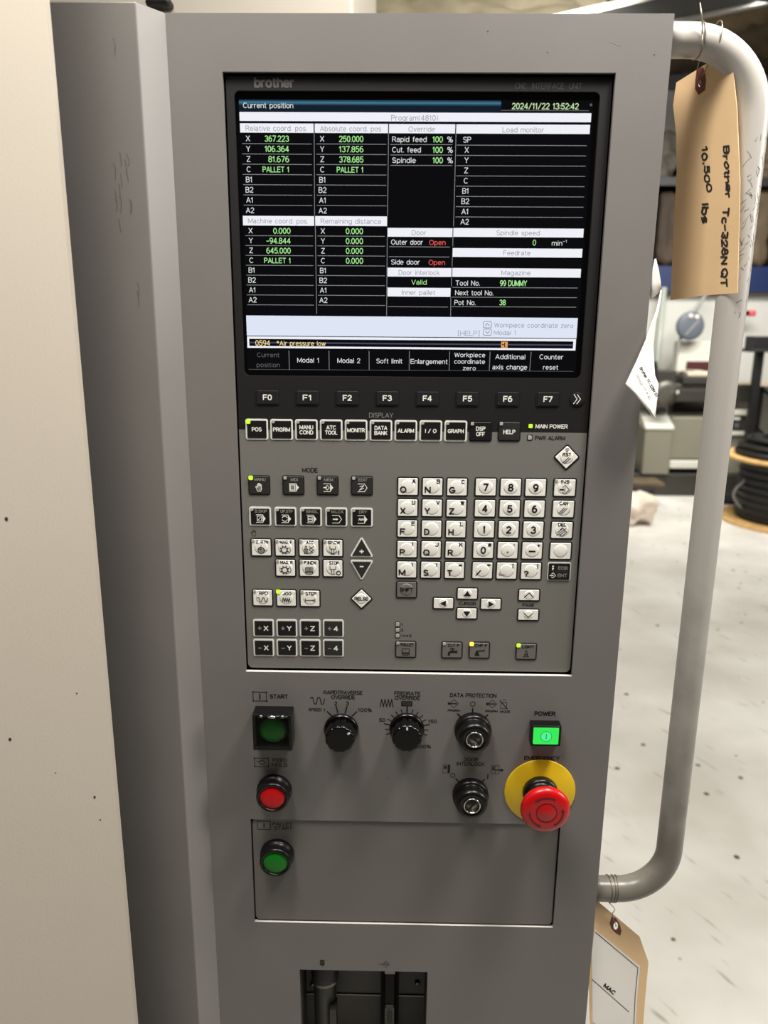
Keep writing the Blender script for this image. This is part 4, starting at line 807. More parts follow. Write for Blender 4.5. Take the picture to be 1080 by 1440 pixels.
def knob(K, label, name, ptr, cx=None):
    t = thing(name, (K[0], 0, K[1]), label, 'rotary knob')
    b = MB(); b.lathe(K[0], K[1], [(14.2, 0), (14.2, 1.6), (13.4, 3.0), (12.6, 3.4)], 'gloss_black', 56); b.build('skirt', t)
    b = MB(); b.lathe(K[0], K[1], [(12.4, 3.4), (12.2, 9), (11.9, 15.2), (11.3, 16.4), (10.4, 16.8)], 'gloss_black', 120, flute=.07, nfl=12); b.build('grip', t)
    b = MB(); a = radians(ptr); c, s = cos(a), sin(a)
    b.box(-.7, .7, -17.05, -16.85, 8.2, 10.4, 'print_white')
    b.v = [(K[0] + v[0] * s + v[2] * c, v[1], K[1] - v[0] * c + v[2] * s) for v in b.v]
    b.build('pointer_mark', t)['label'] = 'small white pointer mark'
    return t
knob(KR, 'black fluted knob under the RAPIDTRAVERSE OVERRIDE lettering', 'rapid_override_knob', 40)
knob(KF, 'black fluted knob ringed by tick marks under FEEDRATE OVERRIDE', 'feedrate_override_knob', 90)
def keyswitch(px, py, label, ang):
    x, z = P(px, py); t = thing('key_switch', (x, 0, z), label, 'key switch')
    b = MB(); b.lathe(x, z, [(15, 0), (15, 4.6), (14.4, 6.2), (13.0, 6.6), (12.6, 6.8), (12.6, 8.2), (13.2, 8.6), (13.0, 14), (12.2, 16), (10.8, 16.9), (7.4, 16.9), (7.1, 16.2)], 'black_plastic', 56); b.build('barrel', t)
    b = MB(); b.lathe(x, z, [(7.0, 16.2), (7.0, 17.3), (6.5, 17.6), (6.0, 17.3), (5.9, 16.6)], 'chrome', 40, cap=False); b.lathe(x, z, [(5.9, 16.2), (5.9, 16.7), (.05, 16.8)], 'dull_metal', 32, cap=False)
    q = [(x + a * cos(ang) - c * sin(ang), z + a * sin(ang) + c * cos(ang)) for a, c in ((-4.4, -.9), (4.4, -.9), (4.4, .9), (-4.4, .9))]
    b.flat(q, -16.95, 'gap_black'); lo = b.build('lock_cylinder', t); lo['label'] = 'chrome key lock'
keyswitch(664.6, 1025, 'black key switch under DATA PROTECTION with chrome lock', radians(-38))
keyswitch(661.2, 1116, 'black key switch under DOOR INTERLOCK with chrome lock', radians(52))
# lit power switch
xa, za = P(745, 1012.4); xb, _ = P(786.6, 1012.4); zb = za - 18.0; xm = (xa + xb) / 2; zm = (za + zb) / 2
t = thing('power_switch', (xm, 0, zm), 'small rectangular switch with glowing green face under POWER', 'switch')
b = MB(); plate(b, [xa, xb], [zb, za], [(xa + 1.7, xb - 1.7, zb + 1.5, za - 1.5)], -9.5, 0, 'black_plastic'); b.rect(xa + 1, xb - 1, zb + 1, za - 1, -.4, 'gap_black'); b.build('housing', t, bevel=.4)
b = MB(); b.prism(rrect(xm, zm, xb - xa - 3.8, za - zb - 3.4, .8, 3), -.5, -9.9, 'power_green', ch=.5); b.prism(rrect(xm, za - 1.4, 6, 2, .3, 2), -8.6, -9.4, 'power_green')
b.disc(xm, zm, 4.1, -9.95, 'power_pale', 28); b.circ(xm, zm, 4.4, .55, -10.0, 'power_mark', n=32); b.stroke([(xm, zm - 2.2), (xm, zm + 2.2)], .8, -10.05, 'power_mark')
b.build('rocker', t)['label'] = 'lit green rocker face'
# emergency stop
ex, ez = P(759, 1112.3)
t = thing('emergency_stop', (ex, 0, ez), 'red mushroom emergency stop button on a round yellow plate', 'emergency stop')
b = MB(); b.lathe(ex, ez, [(29.4, 0), (29.4, .9), (29.1, 1.1), (.05, 1.1)], 'stop_yellow', 72, cap=False); b.build('yellow_plate', t)['label'] = 'round yellow plate'
b = MB(); b.lathe(ex, ez, [(14.6, 1.1), (14.6, 6), (13.4, 7.4), (12.2, 7.6), (12.2, 13), (13, 14), (13, 17)], 'black_plastic', 56); b.build('collar', t)['label'] = 'black collar'
b = MB(); b.lathe(ex, ez, [(11, 17), (12.6, 18), (17.6, 20.6), (19.6, 22.4), (19.9, 24), (19.6, 26), (18.4, 27.8), (16.4, 28.8), (14, 29.3), (9.2, 29.6), (8.4, 29.5), (7.9, 29.0), (7.6, 29.6), (6.8, 29.9), (.05, 30.1)], 'stop_red', 72, cap=False)
for k in range(3):
    a0 = 62 + 120 * k; b.circ(ex, ez, 13.2, 1.3, -29.55, 'stop_dark', a0=a0, a1=a0 + 62, n=14)
    a = radians(a0 + 66); tx, tz = -sin(a), cos(a); cx_, cz_ = ex + 13.2 * cos(a), ez + 13.2 * sin(a); rx_, rz_ = cos(a), sin(a)
    b.add([(cx_ + tx * 2.0, -29.55, cz_ + tz * 2.0), (cx_ - rx_ * 1.7 - tx, -29.55, cz_ - rz_ * 1.7 - tz), (cx_ + rx_ * 1.7 - tx, -29.55, cz_ + rz_ * 1.7 - tz)], [(0, 1, 2)], 'stop_dark')
b.circ(ex, ez, 7.9, .5, -29.75, 'stop_dark', n=36)
b.build('mushroom_head', t)['label'] = 'red mushroom head with release arrows'
# plug and latch in the recess
px, pz = P(457, 1400, 22)
t = thing('cable_connector', (px, 22, pz), 'dark round cable plug hanging in the left of the bottom recess', 'connector')
b = MB(); b.lathe(px, RT - 1, [(12.4, -28), (12.8, -24), (12.8, -3), (12, 0)], 'rubber', 36, axis='z', y0=24); b.build('lock_nut', t)
b = MB(); b.lathe(px, RT - 1, [(11, -33.5), (12.4, -32.6), (12.4, -29), (11.6, -28)], 'dull_metal', 80, flute=.1, nfl=40, axis='z', y0=24); b.build('knurled_ring', t)
b = MB(); b.lathe(px, RT - 1, [(10.2, -90), (10.6, -34), (10.6, -33.5)], 'machine_dark', 36, axis='z', y0=24); b.box(px + 5.5, px + 11.5, 10, 24, RT - 86, RT - 55, 'machine_dark'); b.build('plug_body', t)
px, pz = P(548, 1400, 12)
t = thing('slot_latch', (px, 20, pz), 'glossy black latch lever with a ribbed grip in the bottom recess', 'latch')
b = MB(); b.prism(rrect(px, RT - 60, 17.5, 108, 1), 45.5, 36, 'gap_black'); b.build('mount_plate', t)
b = MB(); b.prism(rrect(px, RT - 58, 12.6, 100, 4), 36, 8, 'lever_black', ch=2.4); b.build('lever', t)
b = MB(); b.prism(rrect(px, RT - 76, 7.6, 62, 1), 8.0, 6.8, 'machine_dark', ch=.3); b.prism(rrect(px + .4, RT - 58, 4, 12, 1.6), 6.8, 5.6, 'rubber', ch=.4)
for k in range(24):
    for s in (-1, 1): b.box(px + s * 3.6 - .6, px + s * 3.6 + .6, 6.4, 6.9, RT - 48 - k * 2.2 - .8, RT - 48 - k * 2.2, 'dull_metal')
b.build('ribbed_grip', t)
b = MB(); b.box(px - 4.6, px + 4.6, 2, 36, RT - 5, RT - 2, 'dull_metal'); b.build('latch_spring', t)

# ================================================================== tags and papers
def ray_plane(px, py, p0, nrm, lift=0):
    d = ROT @ Vector(((px - 540) / 1080, (720 - py) / 1080, -1)); c = CAM - Vector((0, 0, ZP)); c = c * 1000; d = d * 1000
    t = (p0 - c).dot(nrm) / d.dot(nrm); q = c + d * t + nrm * lift; return q
def sheet(outline, holes, p0, nrm, m, thick, mbx, lift=0):
    """flat card through traced corners, with eyelet holes, thick mm thick"""
    bm = bmesh.new(); ed = []
    for loop in [outline] + holes:
        vs = [bm.verts.new(ray_plane(a, c, p0, nrm, lift)) for a, c in loop]
        for i in range(len(vs)): ed.append(bm.edges.new((vs[i], vs[(i + 1) % len(vs)])))
    bmesh.ops.triangle_fill(bm, edges=ed, use_beauty=True); bm.verts.index_update()
    vs = [v.co.copy() for v in bm.verts]; fs = [tuple(v.index for v in f.verts) for f in bm.faces]; be = [tuple(v.index for v in e.verts) for e in bm.edges if len(e.link_faces) == 1]
    n = len(vs); mbx.add(vs + [v - nrm * thick for v in vs], fs + [tuple(n + i for i in f[::-1]) for f in fs] + [(a, c, n + c, n + a) for a, c in be], m); bm.free()
def pell(cx, cy, rx, ry, n=16): return [(cx + rx * cos(2 * pi * i / n), cy + ry * sin(2 * pi * i / n)) for i in range(n)]
def ptext(mbx, s, p_a, p_b, cap_px, p0, nrm, m, bold=.02, jit=0, lift=.35):
    """lettering on a card along the traced line p_a -> p_b"""
    dx, dy = p_b[0] - p_a[0], p_b[1] - p_a[1]; L_ = hypot(dx, dy); ux, uy = dx / L_, dy / L_; vx, vy = uy, -ux
    pl, W0 = strokes(s); wt = cap_px * weight(bold)
    for k, p in enumerate(pl):
        q = []
        for gx, gy in p:
            a = gx / W0 * L_; b_ = gy * (cap_px - wt)
            if jit: a += jit * sin(gy * 5 + a * .4); b_ += jit * 1.7 * sin(a * .23 + 1) + jit * .7 * sin(a * .9 + gy * 3)
            q.append((p_a[0] + ux * a + vx * b_, p_a[1] + uy * a + vy * b_))
        for (ax, ay), (bx, by) in zip(q[:-1], q[1:]):
            dd = hypot(bx - ax, by - ay)
            if dd < 1e-4: continue
            ex_, ey_ = (bx - ax) / dd, (by - ay) / dd; h = wt / 2; e_ = h * .6; mbx.k = (mbx.k + 1) % 16; lf = lift + .0025 * mbx.k
            mbx.add([ray_plane(ax - ex_ * e_ - ey_ * h, ay - ey_ * e_ + ex_ * h, p0, nrm, lf), ray_plane(bx + ex_ * e_ - ey_ * h, by + ey_ * e_ + ex_ * h, p0, nrm, lf), ray_plane(bx + ex_ * e_ + ey_ * h, by + ey_ * e_ - ex_ * h, p0, nrm, lf), ray_plane(ax - ex_ * e_ + ey_ * h, ay - ey_ * e_ - ex_ * h, p0, nrm, lf)], [(0, 1, 2, 3)], m)
def plane_of(a, b_, c):
    A, B, C_ = [Vector((*P(p[0], p[1], p[2]), 0)) for p in (a, b_, c)]; A = Vector((A.x, a[2], A.y)); B = Vector((B.x, b_[2], B.y)); C_ = Vector((C_.x, c[2], C_.y))
    n = (B - A).cross(C_ - A).normalized()
    if n.y > 0: n = -n
    return A, n
# manila tag on the top of the handle
p0, nr = plane_of((948, 150, 62), (1036, 412, 2), (943, 420, 60))
t = thing('hang_tag', (366, 20, HT - 11), 'manila tag with handwriting wired to the top of the white handle', 'tag')
b = MB(); sheet([(951, 116), (1014.5, 76.5), (1031, 103), (1036, 150), (1040.5, 255), (1037, 412), (990, 415.5), (942.5, 422), (947, 330), (951.5, 240), (951, 190), (946.5, 148)], [pell(984.6, 117.5, 2.6, 4.6)], p0, nr, 'manila', .5, b)
ptext(b, '10,500', (987, 207), (994, 269), 9, p0, nr, 'marker', .03, .5); ptext(b, 'lbs', (987.5, 287), (988, 313), 10.5, p0, nr, 'marker', .03, .4)
ptext(b, 'Brother', (1017.5, 206), (1021.5, 277), 9, p0, nr, 'marker', .03, .5); ptext(b, 'Tc-328N', (1017, 293), (1015, 371), 10, p0, nr, 'marker', .03, .5); ptext(b, 'QT', (1015, 378), (1015, 402), 10, p0, nr, 'marker', .03, .3)
b.build('card', t)
b = MB(); sheet([(980, 97), (989, 94), (993, 113), (991.5, 127), (982.5, 133.5), (977.5, 125), (978, 112)], [pell(984.6, 117.5, 2.6, 4.6)], p0, nr, 'eyelet_red', .15, b, .18); b.build('eyelet_patch', t)['label'] = 'red-brown eyelet patch'
b = MB()
for k, (xc, ph) in enumerate(((355, 0), (367, 1.2))):
    ring_ = [(xc + 2.2 * sin(a * .5 + ph), HY + (HR + .55) * cos(a), HT + (HR + .55) * sin(a)) for a in [2 * pi * i / 28 for i in range(29)]]
    b.sweep(ring_, .42, 'wire', 6)
hq = ray_plane(984.6, 117.5, p0, nr, 1.0)
b.sweep([(355, HY - HR - .6, HT), (356, HY - HR - 1, HT - 8), tuple(hq + Vector((-3, -2, 8))), tuple(hq), tuple(hq + Vector((2, 3, 3))), (366, HY, HT - HR - .8)], .42, 'wire', 6)
b.sweep([(355, HY - HR - .6, HT), (353, HY - HR - 3, HT + 9), (351, HY - HR - 2, HT + 18)], .42, 'wire', 6)
b.build('tie_wire', t)
# manila tag below the bottom of the handle
p0, nr = plane_of((840, 1267, 16), (912, 1353, 30), (905, 1440, 24))
t = thing('hang_tag', (352, 20, HB - 12), 'manila tag with white sticker hanging from the bottom end of the handle', 'tag')
b = MB(); sheet([(839, 1266), (899.4, 1317), (912, 1353), (906.5, 1414), (900, 1500), (830, 1440), (828, 1350)], [pell(866, 1302, 3.4, 5.4)], p0, nr, 'manila', .5, b); b.build('card', t)
b = MB(); sheet([(836, 1307), (899.8, 1358.5), (896, 1400), (891.5, 1490), (833, 1436), (832, 1340)], [], p0, nr, 'paper', .12, b, .16)
def pline(pts, wd):
    for a, c in zip(pts[:-1], pts[1:]):
        dx, dy = c[0] - a[0], c[1] - a[1]; L_ = hypot(dx, dy); nx_, ny_ = -dy / L_ * wd / 2, dx / L_ * wd / 2
        b.add([ray_plane(a[0] + nx_, a[1] + ny_, p0, nr, .3), ray_plane(a[0] - nx_, a[1] - ny_, p0, nr, .3), ray_plane(c[0] - nx_, c[1] - ny_, p0, nr, .3), ray_plane(c[0] + nx_, c[1] + ny_, p0, nr, .3)], [(0, 1, 2, 3)], 'ink')
pline([(837, 1310.5), (896.8, 1360.6), (893, 1400), (889, 1485)], .9); pline([(832.5, 1377), (884, 1422.5)], .9)
ptext(b, 'MAC', (848.4, 1386.8), (862.6, 1398.4), 6.4, p0, nr, 'ink', .03, lift=.3)
b.build('sticker', t)['label'] = 'white printed sticker'
b = MB(); sheet([(857.5, 1299), (860, 1289), (866, 1291), (871.5, 1300), (874, 1309), (872, 1315.5), (866, 1312), (860, 1306)], [pell(866, 1302, 3.4, 5.4)], p0, nr, 'eyelet_red', .15, b, .18); b.build('eyelet_patch', t)['label'] = 'red-brown eyelet patch'
b = MB()
for k, xc in enumerate((348, 351.5, 355)):
    b.sweep([(xc + 1.5 * sin(a * .5 + k), HY + (HR + .5) * cos(a), HB + (HR + .5) * sin(a)) for a in [2 * pi * i / 28 for i in range(29)]], .35, 'wire', 6)
hq = ray_plane(866, 1302, p0, nr, .8)
b.sweep([(349, HY - 3, HB - HR - .5), (354, HY - 3, HB - HR - 6), (356, HY - 2, HB - HR - 9), (353, HY - 4, HB - HR - 13), tuple(hq + Vector((-1, -1, 3))), tuple(hq), tuple(hq + Vector((0, 3, -2)))], .35, 'wire', 6); b.build('tie_wire', t)
# curled white stock label at the right edge
b = MB()
def ribbon(rows, m, nu=6):
    vs = []; n = nu + 1
    for (l, ly, r, ry) in rows:
        A = P(l[0], l[1], ly); B = P(r[0], r[1], ry); A = Vector((A[0], ly, A[1])); B = Vector((B[0], ry, B[1]))
        for i in range(n): vs.append(A.lerp(B, i / nu) + Vector((0, -1.6 * sin(pi * i / nu), 0)))
    b.add(vs, [(j * n + i, j * n + i + 1, (j + 1) * n + i + 1, (j + 1) * n + i) for j in range(len(rows) - 1) for i in range(nu)], m, True)
ribbon([((929, 408), 10, (930, 408), 10), ((923, 436), 4, (928, 430), 10), ((916, 455), -3, (922.5, 455), 9), ((908, 478), -6, (919, 485), 8), ((894, 510), -10, (920, 514), 2), ((879.5, 539.5), -14, (921, 528), -4), ((885, 545.5), -15, (926, 540), -2), ((893, 553), -16, (924.5, 558), -5), ((906, 571), -15, (922.6, 575), -8), ((920, 588), -12, (921.2, 588), -12)], 'paper')
lab = b.build('paper_label', None, solid=.25); tag(lab, 'curled white printed paper label sticking out at the right edge of the console', 'label')
b = MB(); p1, n1_ = plane_of((885, 546, -18.5), (921, 530, -8.5), (915, 575, -17))
ptext(b, 'Brother TC-328N QT', (898, 518.5), (921.5, 559.5), 4.6, p1, n1_, 'ink', .03, lift=1.2); ptext(b, 'Stock #: 4571', (899.8, 540), (914, 566.5), 3.6, p1, n1_, 'ink', .0, lift=1.2)
o = b.build('print', None); o.parent = lab; o.location = o.location - lab.location
b = MB(); ribbon([((920.6, 364), 8, (922, 364), 12), ((917.5, 378), 6, (926.4, 380), 16), ((916.5, 395), 5, (929, 396), 18), ((915, 421), 4, (930, 408), 18)], 'paper')
o = b.build('folded_corner', None, solid=.25); o.parent = lab; o.location = o.location - lab.location

# ================================================================== the machine beside the console
mb = MB(); e = (-44, -84); d = Vector((-.87, -.49)).normalized(); f = Vector((e[0], e[1])) + d * 420; g = Vector((.49, .87)).normalized()
pr = [e, (e[0] - 1.5, e[1] + 2.4), (e[0] - 8, e[1] + 26), (f.x - 30, f.y + 30), (f.x, f.y)]
n = len(pr); z0, z1 = GZ, 780
mb.add([(x, y, z) for z in (z0, z1) for x, y in pr], [(i, n + i, n + (i + 1) % n, (i + 1) % n) for i in range(n)] + [tuple(range(n)), tuple(range(2 * n - 1, n - 1, -1))], 'beige_paint')
dv = Vector((d.x, d.y)); 
for pxx, pyy, r_ in ((133, 1121, .8), (141, 1153, .5), (14, 1040, .9), (108, 975, .5), (78, 1087, .4), (9, 730, 1.0)):     # chips in the paint
    dd = ROT @ Vector(((pxx - 540) / 1080, (720 - pyy) / 1080, -1)); nn = Vector((.49, -.87, 0)).normalized(); pp = Vector((e[0] / 1000, e[1] / 1000, 0)); tt = (pp - CAM).dot(nn) / dd.dot(nn)
    q = CAM + dd * tt + nn * .0001; q = Vector((q.x * 1000, q.y * 1000, (q.z - ZP) * 1000)); tv = Vector((d.x, d.y, 0))
    mb.add([q + tv * (r_ * cos(k * pi / 4)) + Vector((0, 0, r_ * 1.5 * sin(k * pi / 4))) for k in range(8)], [tuple(range(8))], 'ink_soft')
door = mb.build('machine_door', origin=(e[0], e[1], GZ)); tag(door, 'tall beige painted machine door on the left, in front of the console', 'machine door')
a = P(497, 10, 420); mb = MB(); mb.box(-420, a[0], 420, 1300, GZ, 640, 'body_beige'); mb.box(P(228, 4, 400)[0] - 20, P(239, 6, 400)[0], 400, 420, P(230, 7, 400)[1], P(230, -6, 400)[1], 'beam_black')
o = mb.build('machine_enclosure', origin=(0, 900, GZ), bevel=4); tag(o, 'pale beige machine enclosure behind the top left of the console', 'machine')

# ================================================================== the hall behind, right of the console
def wob(pts, amp, seed):
    return [p + Vector((noise.noise(p * .006 + Vector((seed, 0, 0))), noise.noise(p * .006 + Vector((0, seed, 9))), noise.noise(p * .006 + Vector((4, 5, seed))))) * amp for p in pts]
def lump(mb, x0, x1, y0, y1, z0, z1, m, amp, seed, n=9):
    """crumpled wrapped bundle"""
    bm = bmesh.new(); bmesh.ops.create_cube(bm, size=1); bmesh.ops.subdivide_edges(bm, edges=bm.edges[:], cuts=n, use_grid_fill=True); bm.verts.index_update()
    C_ = Vector(((x0 + x1) / 2, (y0 + y1) / 2, (z0 + z1) / 2)); D3 = Vector((x1 - x0, y1 - y0, z1 - z0))
    vs = []
    for v in bm.verts:
        p = Vector((v.co.x * D3.x, v.co.y * D3.y, v.co.z * D3.z)) + C_
        k = Vector((abs(v.co.x), abs(v.co.y), abs(v.co.z))); p = C_ + (p - C_) * (1 - .12 * max(0, k.length - .6))
        dd = (p - C_).normalized(); vs.append(p + dd * (-abs(noise.noise(p * .007 + Vector((seed, 0, 0)))) - .5 * abs(noise.noise(p * .016 + Vector((seed, 3, 0))))) * amp)
    mb.add(vs, [tuple(v.index for v in f.verts) for f in bm.faces], m, True); bm.free()
# pallet rack with blue beams
RX0, RX1, RY0, RY1 = 1340, 5000, 6650, 7500
zb0 = P(1000, 410, RY0)[1]; zb1 = P(1000, 375, RY0)[1]; zu0 = P(940, 262, RY0)[1]; zu1 = P(940, 250, RY0)[1]
t = thing('pallet_rack', (2900, 6600, GZ), 'pallet rack with a blue beam along the back wall, loaded with bundles', 'rack')
for x in (RX0, 3880, RX1):
    b = MB()
    for y in (RY0 + 5, RY1 - 60): b.box(x - 40, x + 40, y, y + 55, GZ, 1500, 'rack_dark')
    for k in range(7): b.sweep([(x, RY0 + 40, GZ + 200 + 400 * k), (x, RY1 - 40, GZ + 400 + 400 * k)], 14, 'rack_dark', 6)
    b.build('upright', t)
for z0, z1, m in ((zb0, zb1, 'rack_blue'), (zu0, zu1, 'beam_black')):
    for y in (RY0 - 50, RY1 - 40): b = MB(); b.box(RX0, RX1, y, y + 45, z0, z1, m); b.build('beam', t)
    b = MB(); b.box(RX0, RX1, RY0, RY1 - 45, z1 - 20, z1 - 2, 'rack_dark'); b.build('shelf_deck', t)
b = MB(); b.box(RX0, RX1, RY0 + 62, RY0 + 66, GZ + 900, zb0, 'wall_white'); b.build('back_sheet', t)['label'] = 'white sheet below the blue beam'
# bundles on the rack
random.seed(11); kinds = (('stock_brown', 'brown'), ('stock_tan', 'tan'), ('stock_grey', 'grey'))
def at_px(p, y=RY0 + 60): return P(p, 330, y)[0]
L1 = [(1560, 1960, 600, 0), (1990, 2450, 690, 1), (2475, 2680, 650, 0), (2700, 2840, 600, 1), (2860, 3170, 660, 0), (3190, 3480, 690, 1), (3500, 3820, 610, 0), (3940, 4460, 660, 1)]
D1 = ['brown bundle at the far left of the blue beam shelf', 'tan bundle left on the shelf of the blue beam', 'narrow brown bundle on the blue beam seen between console and manila tag', 'narrow tan bundle on the blue beam behind the manila tag', 'brown bundle on the blue beam just behind the white handle', 'tan bundle on the blue beam right of the handle', 'brown bundle on the blue beam at the right picture edge', 'long tan bundle at the right end of the blue beam shelf']
for (x0, x1, h, k), lb in zip(L1, D1):
    b = MB(); lump(b, x0, x1, RY0 + 75, RY1 - 160, zb1, zb1 + h, kinds[k][0], 90, x0 * .01); tag(b.build('bundle'), lb, 'bundle', 'bundles on the blue beam shelf')
L2 = [(1610, 2200, 430, 1), (2235, 2610, 400, 2), (2635, 3070, 440, 0), (3115, 3540, 450, 1), (3580, 3825, 420, 2)]
D2 = ['tan bundle at the left of the upper rack shelf', 'grey bundle on the upper shelf seen left of the manila tag', 'brown bundle on the upper shelf behind the manila tag', 'tan bundle on the upper shelf right of the handle top', 'grey bundle at the right end of the upper rack shelf']
for (x0, x1, h, k), lb in zip(L2, D2):
    b = MB(); lump(b, x0, x1, RY0 + 40, RY1 - 160, zu1, zu1 + h, ('stock_brown', 'wrap_tan', 'stock_grey')[k], 130, x0 * .013, 12); tag(b.build('bundle'), lb, 'bundle', 'bundles on the upper rack shelf')
# conduit on the wall
b = MB(); q = P(930, 450, 6550); b.sweep([(q[0], 6560, zb0 + 30), (q[0], 6560, GZ + 40)], 26, 'conduit', 12); b.box(q[0] - 60, q[0] + 60, 6525, 6595, GZ, GZ + 40, 'conduit'); tag(b.build('conduit_pipe'), 'upright grey pipe below the blue beam, left of the grey disc lamp', 'pipe')
# lathe
LY = 5850
def wx(px, py=600, y=LY): return P(px, py, y)[0]
def wz(py, px=950, y=LY): return P(px, py, y)[1]
t = thing('lathe', (wx(980), LY + 250, GZ), 'grey metal lathe with light top cabinet and dark bed beyond the handle', 'lathe')
xl, xr = wx(880), wx(1064); b = MB(); b.box(xl, xr, LY + 10, LY + 420, GZ, wz(667), 'machine_dark'); b.build('plinth', t, bevel=10)
a0, a1 = wx(907), wx(946); zc0, zc1 = wz(667), wz(600)
b = MB(); b.box(a0, a1, LY - 20, LY + 330, zc0, zc1, 'machine_grey'); b.build('pedestal', t, bevel=12)
b = MB(); b.add([(a0 - 6, LY - 30, zc1), (a1 + 6, LY - 30, zc1), (a1 + 6, LY + 260, zc1 + 130), (a0 + 10, LY + 260, zc1 + 130), (a0 - 6, LY - 30, zc1 - 25), (a1 + 6, LY - 30, zc1 - 25), (a1 + 6, LY + 260, zc1 - 25), (a0 + 10, LY + 260, zc1 - 25)], [(0, 1, 2, 3), (4, 7, 6, 5), (0, 4, 5, 1), (1, 5, 6, 2), (2, 6, 7, 3), (3, 7, 4, 0)], 'machine_light')
b.box((a0 + a1) / 2 - 60, (a0 + a1) / 2 + 40, LY + 150, LY + 180, zc1 + 92, zc1 + 110, 'lamp_grey'); b.build('cabinet_top', t, bevel=8)['label'] = 'light sloping cabinet top'
b0, b1 = wx(1018), wx(1056); zd0, zd1 = wz(642), wz(577)
b = MB(); b.box(b0, b1, LY + 30, LY + 330, zc0, zd1, 'machine_grey'); b.box(b1 + 30, b1 + 60, LY + 60, LY + 90, zc0, zd1, 'machine_light'); b.build('pedestal', t, bevel=12)
b = MB(); plate(b, [b0 - 5, b1 + 5], [wz(611), zd1 + 10], [(b0 + 24, b1 - 24, wz(606), wz(583))], LY - 6, LY + 30, 'machine_light'); b.rect(b0, b1, wz(608), wz(582), LY + 16, 'machine_dark')
b.box(b0 + 50, b0 + 130, LY + 4, LY + 16, wz(590), wz(586), 'machine_light'); b.lathe(b0 + 110, wz(598), [(22, 0), (20, 14)], 'lamp_grey', 16, y0=LY + 16); b.build('control_box', t, bevel=4)['label'] = 'light-framed control box'
b = MB(); b.box(a1 + 10, b0 - 10, LY + 60, LY + 420, zc0 + 120, wz(588), 'machine_grey'); b.box(a1 + 20, b0 - 20, LY + 40, LY + 420, zc0 + 40, zc0 + 110, 'machine_light'); b.build('apron', t, bevel=10)
b = MB(); b.box(xl, xr, LY + 60, LY + 420, wz(566), wz(548), 'machine_dark'); b.box(xl, xr, LY + 90, LY + 150, wz(548), wz(541), 'iron'); b.box(xl, xr, LY + 300, LY + 360, wz(548), wz(541), 'iron'); b.build('bed', t, bevel=6)
b = MB(); b.box(wx(958), wx(1000), LY + 60, LY + 420, wz(541), wz(530), 'machine_dark'); b.box(wx(964), wx(1002), LY + 70, LY + 400, wz(530), wz(524), 'rail_tan'); b.build('carriage', t, bevel=8)
b = MB(); b.lathe(wx(972), LY + 120, [(70, 0), (70, 60), (50, 70)], 'iron', 24, axis='z', y0=0)
b.v = [(v[0], LY + 200 + v[1], v[2] - (LY + 120) + wz(541) + 30) for v in b.v]; b.box(wx(918), wx(950), LY + 100, LY + 300, wz(548), wz(522), 'machine_dark'); b.build('tool_post', t, bevel=8)
b = MB(); q = P(936, 553, LY - 40); b.lathe(q[0], q[1], [(30, -80), (30, -10), (105, -6), (105, 12), (60, 24), (12, 26)], 'iron', 28, y0=LY - 40); b.lathe(q[0] + 75, q[1] + 10, [(14, 10), (16, 70), (6, 76)], 'chrome', 14, y0=LY - 40); b.build('hand_wheel', t)
b = MB(); q = P(912, 525, LY); lump(b, q[0] - 110, q[0] + 110, LY + 60, LY + 360, wz(548), wz(508), 'rubber', 60, 3.3); b.build('headstock_cover', t)
b = MB(); b.box(wx(990), wx(1100), LY + 220, LY + 260, wz(545), wz(538), 'rail_tan'); b.build('splash_rail', t)['label'] = 'pale horizontal rail'
# pale body of a second machine behind the lathe with the disc lamp on it
b = MB(); b.box(wx(952, 500, 6400), wx(1012, 500, 6400), 6400, 6500, wz(545, 970, 6400), wz(480, 970, 6400), 'machine_light'); b.box(wx(966, 500, 6400), wx(1000, 500, 6400), 6394, 6401, wz(530, 970, 6400), wz(508, 970, 6400), 'maroon'); b.box(wx(952, 500, 6400), wx(1012, 500, 6400), 6400, 6500, GZ, wz(545, 970, 6400), 'machine_dark')
tag(b.build('machine_housing', bevel=10), 'pale housing with dark red patch under the grey disc lamp', 'machine')
WY = 6320; q = P(970, 458.5, WY)
t = thing('disc_lamp', (q[0], WY + 60, q[1]), 'round grey disc-shaped work lamp on a thin arm above the lathe', 'lamp')
b = MB(); b.lathe(q[0], q[1], [(90, -30), (117, -10), (121, 12), (114, 28), (100, 34), (40, 36), (.5, 36)], 'lamp_grey', 40, y0=WY, cap=False)
b.stroke([(q[0] - 40, q[1] - 70), (q[0] + 60, q[1] + 50)], 14, WY - 37, 'cable_grey'); b.build('head', t)
for k in (-12, 42): b = MB(); b.lathe(q[0] + k, q[1] + 88 - abs(k) * .3, [(20, 22), (18, 42), (8, 44)], 'machine_light', 16, y0=WY); b.build('bolt', t)
b = MB(); b.sweep([(q[0] + 20, WY + 20, q[1] + 70), (q[0] + 150, WY + 120, q[1] + 260), (q[0] + 260, WY + 200, zb0 + 20)], 16, 'cable_grey', 10); b.build('arm', t)
b = MB(); b.sweep([(q[0] - 60 - 25 * sin(pi * i / 10), WY + 20, q[1] - 90 - 48 * i) for i in range(9)] + [(q[0] - 10, WY + 40, q[1] - 530), (q[0] + 60, WY + 60, q[1] - 560)], 12, 'cable_grey', 8); b.build('cable', t)
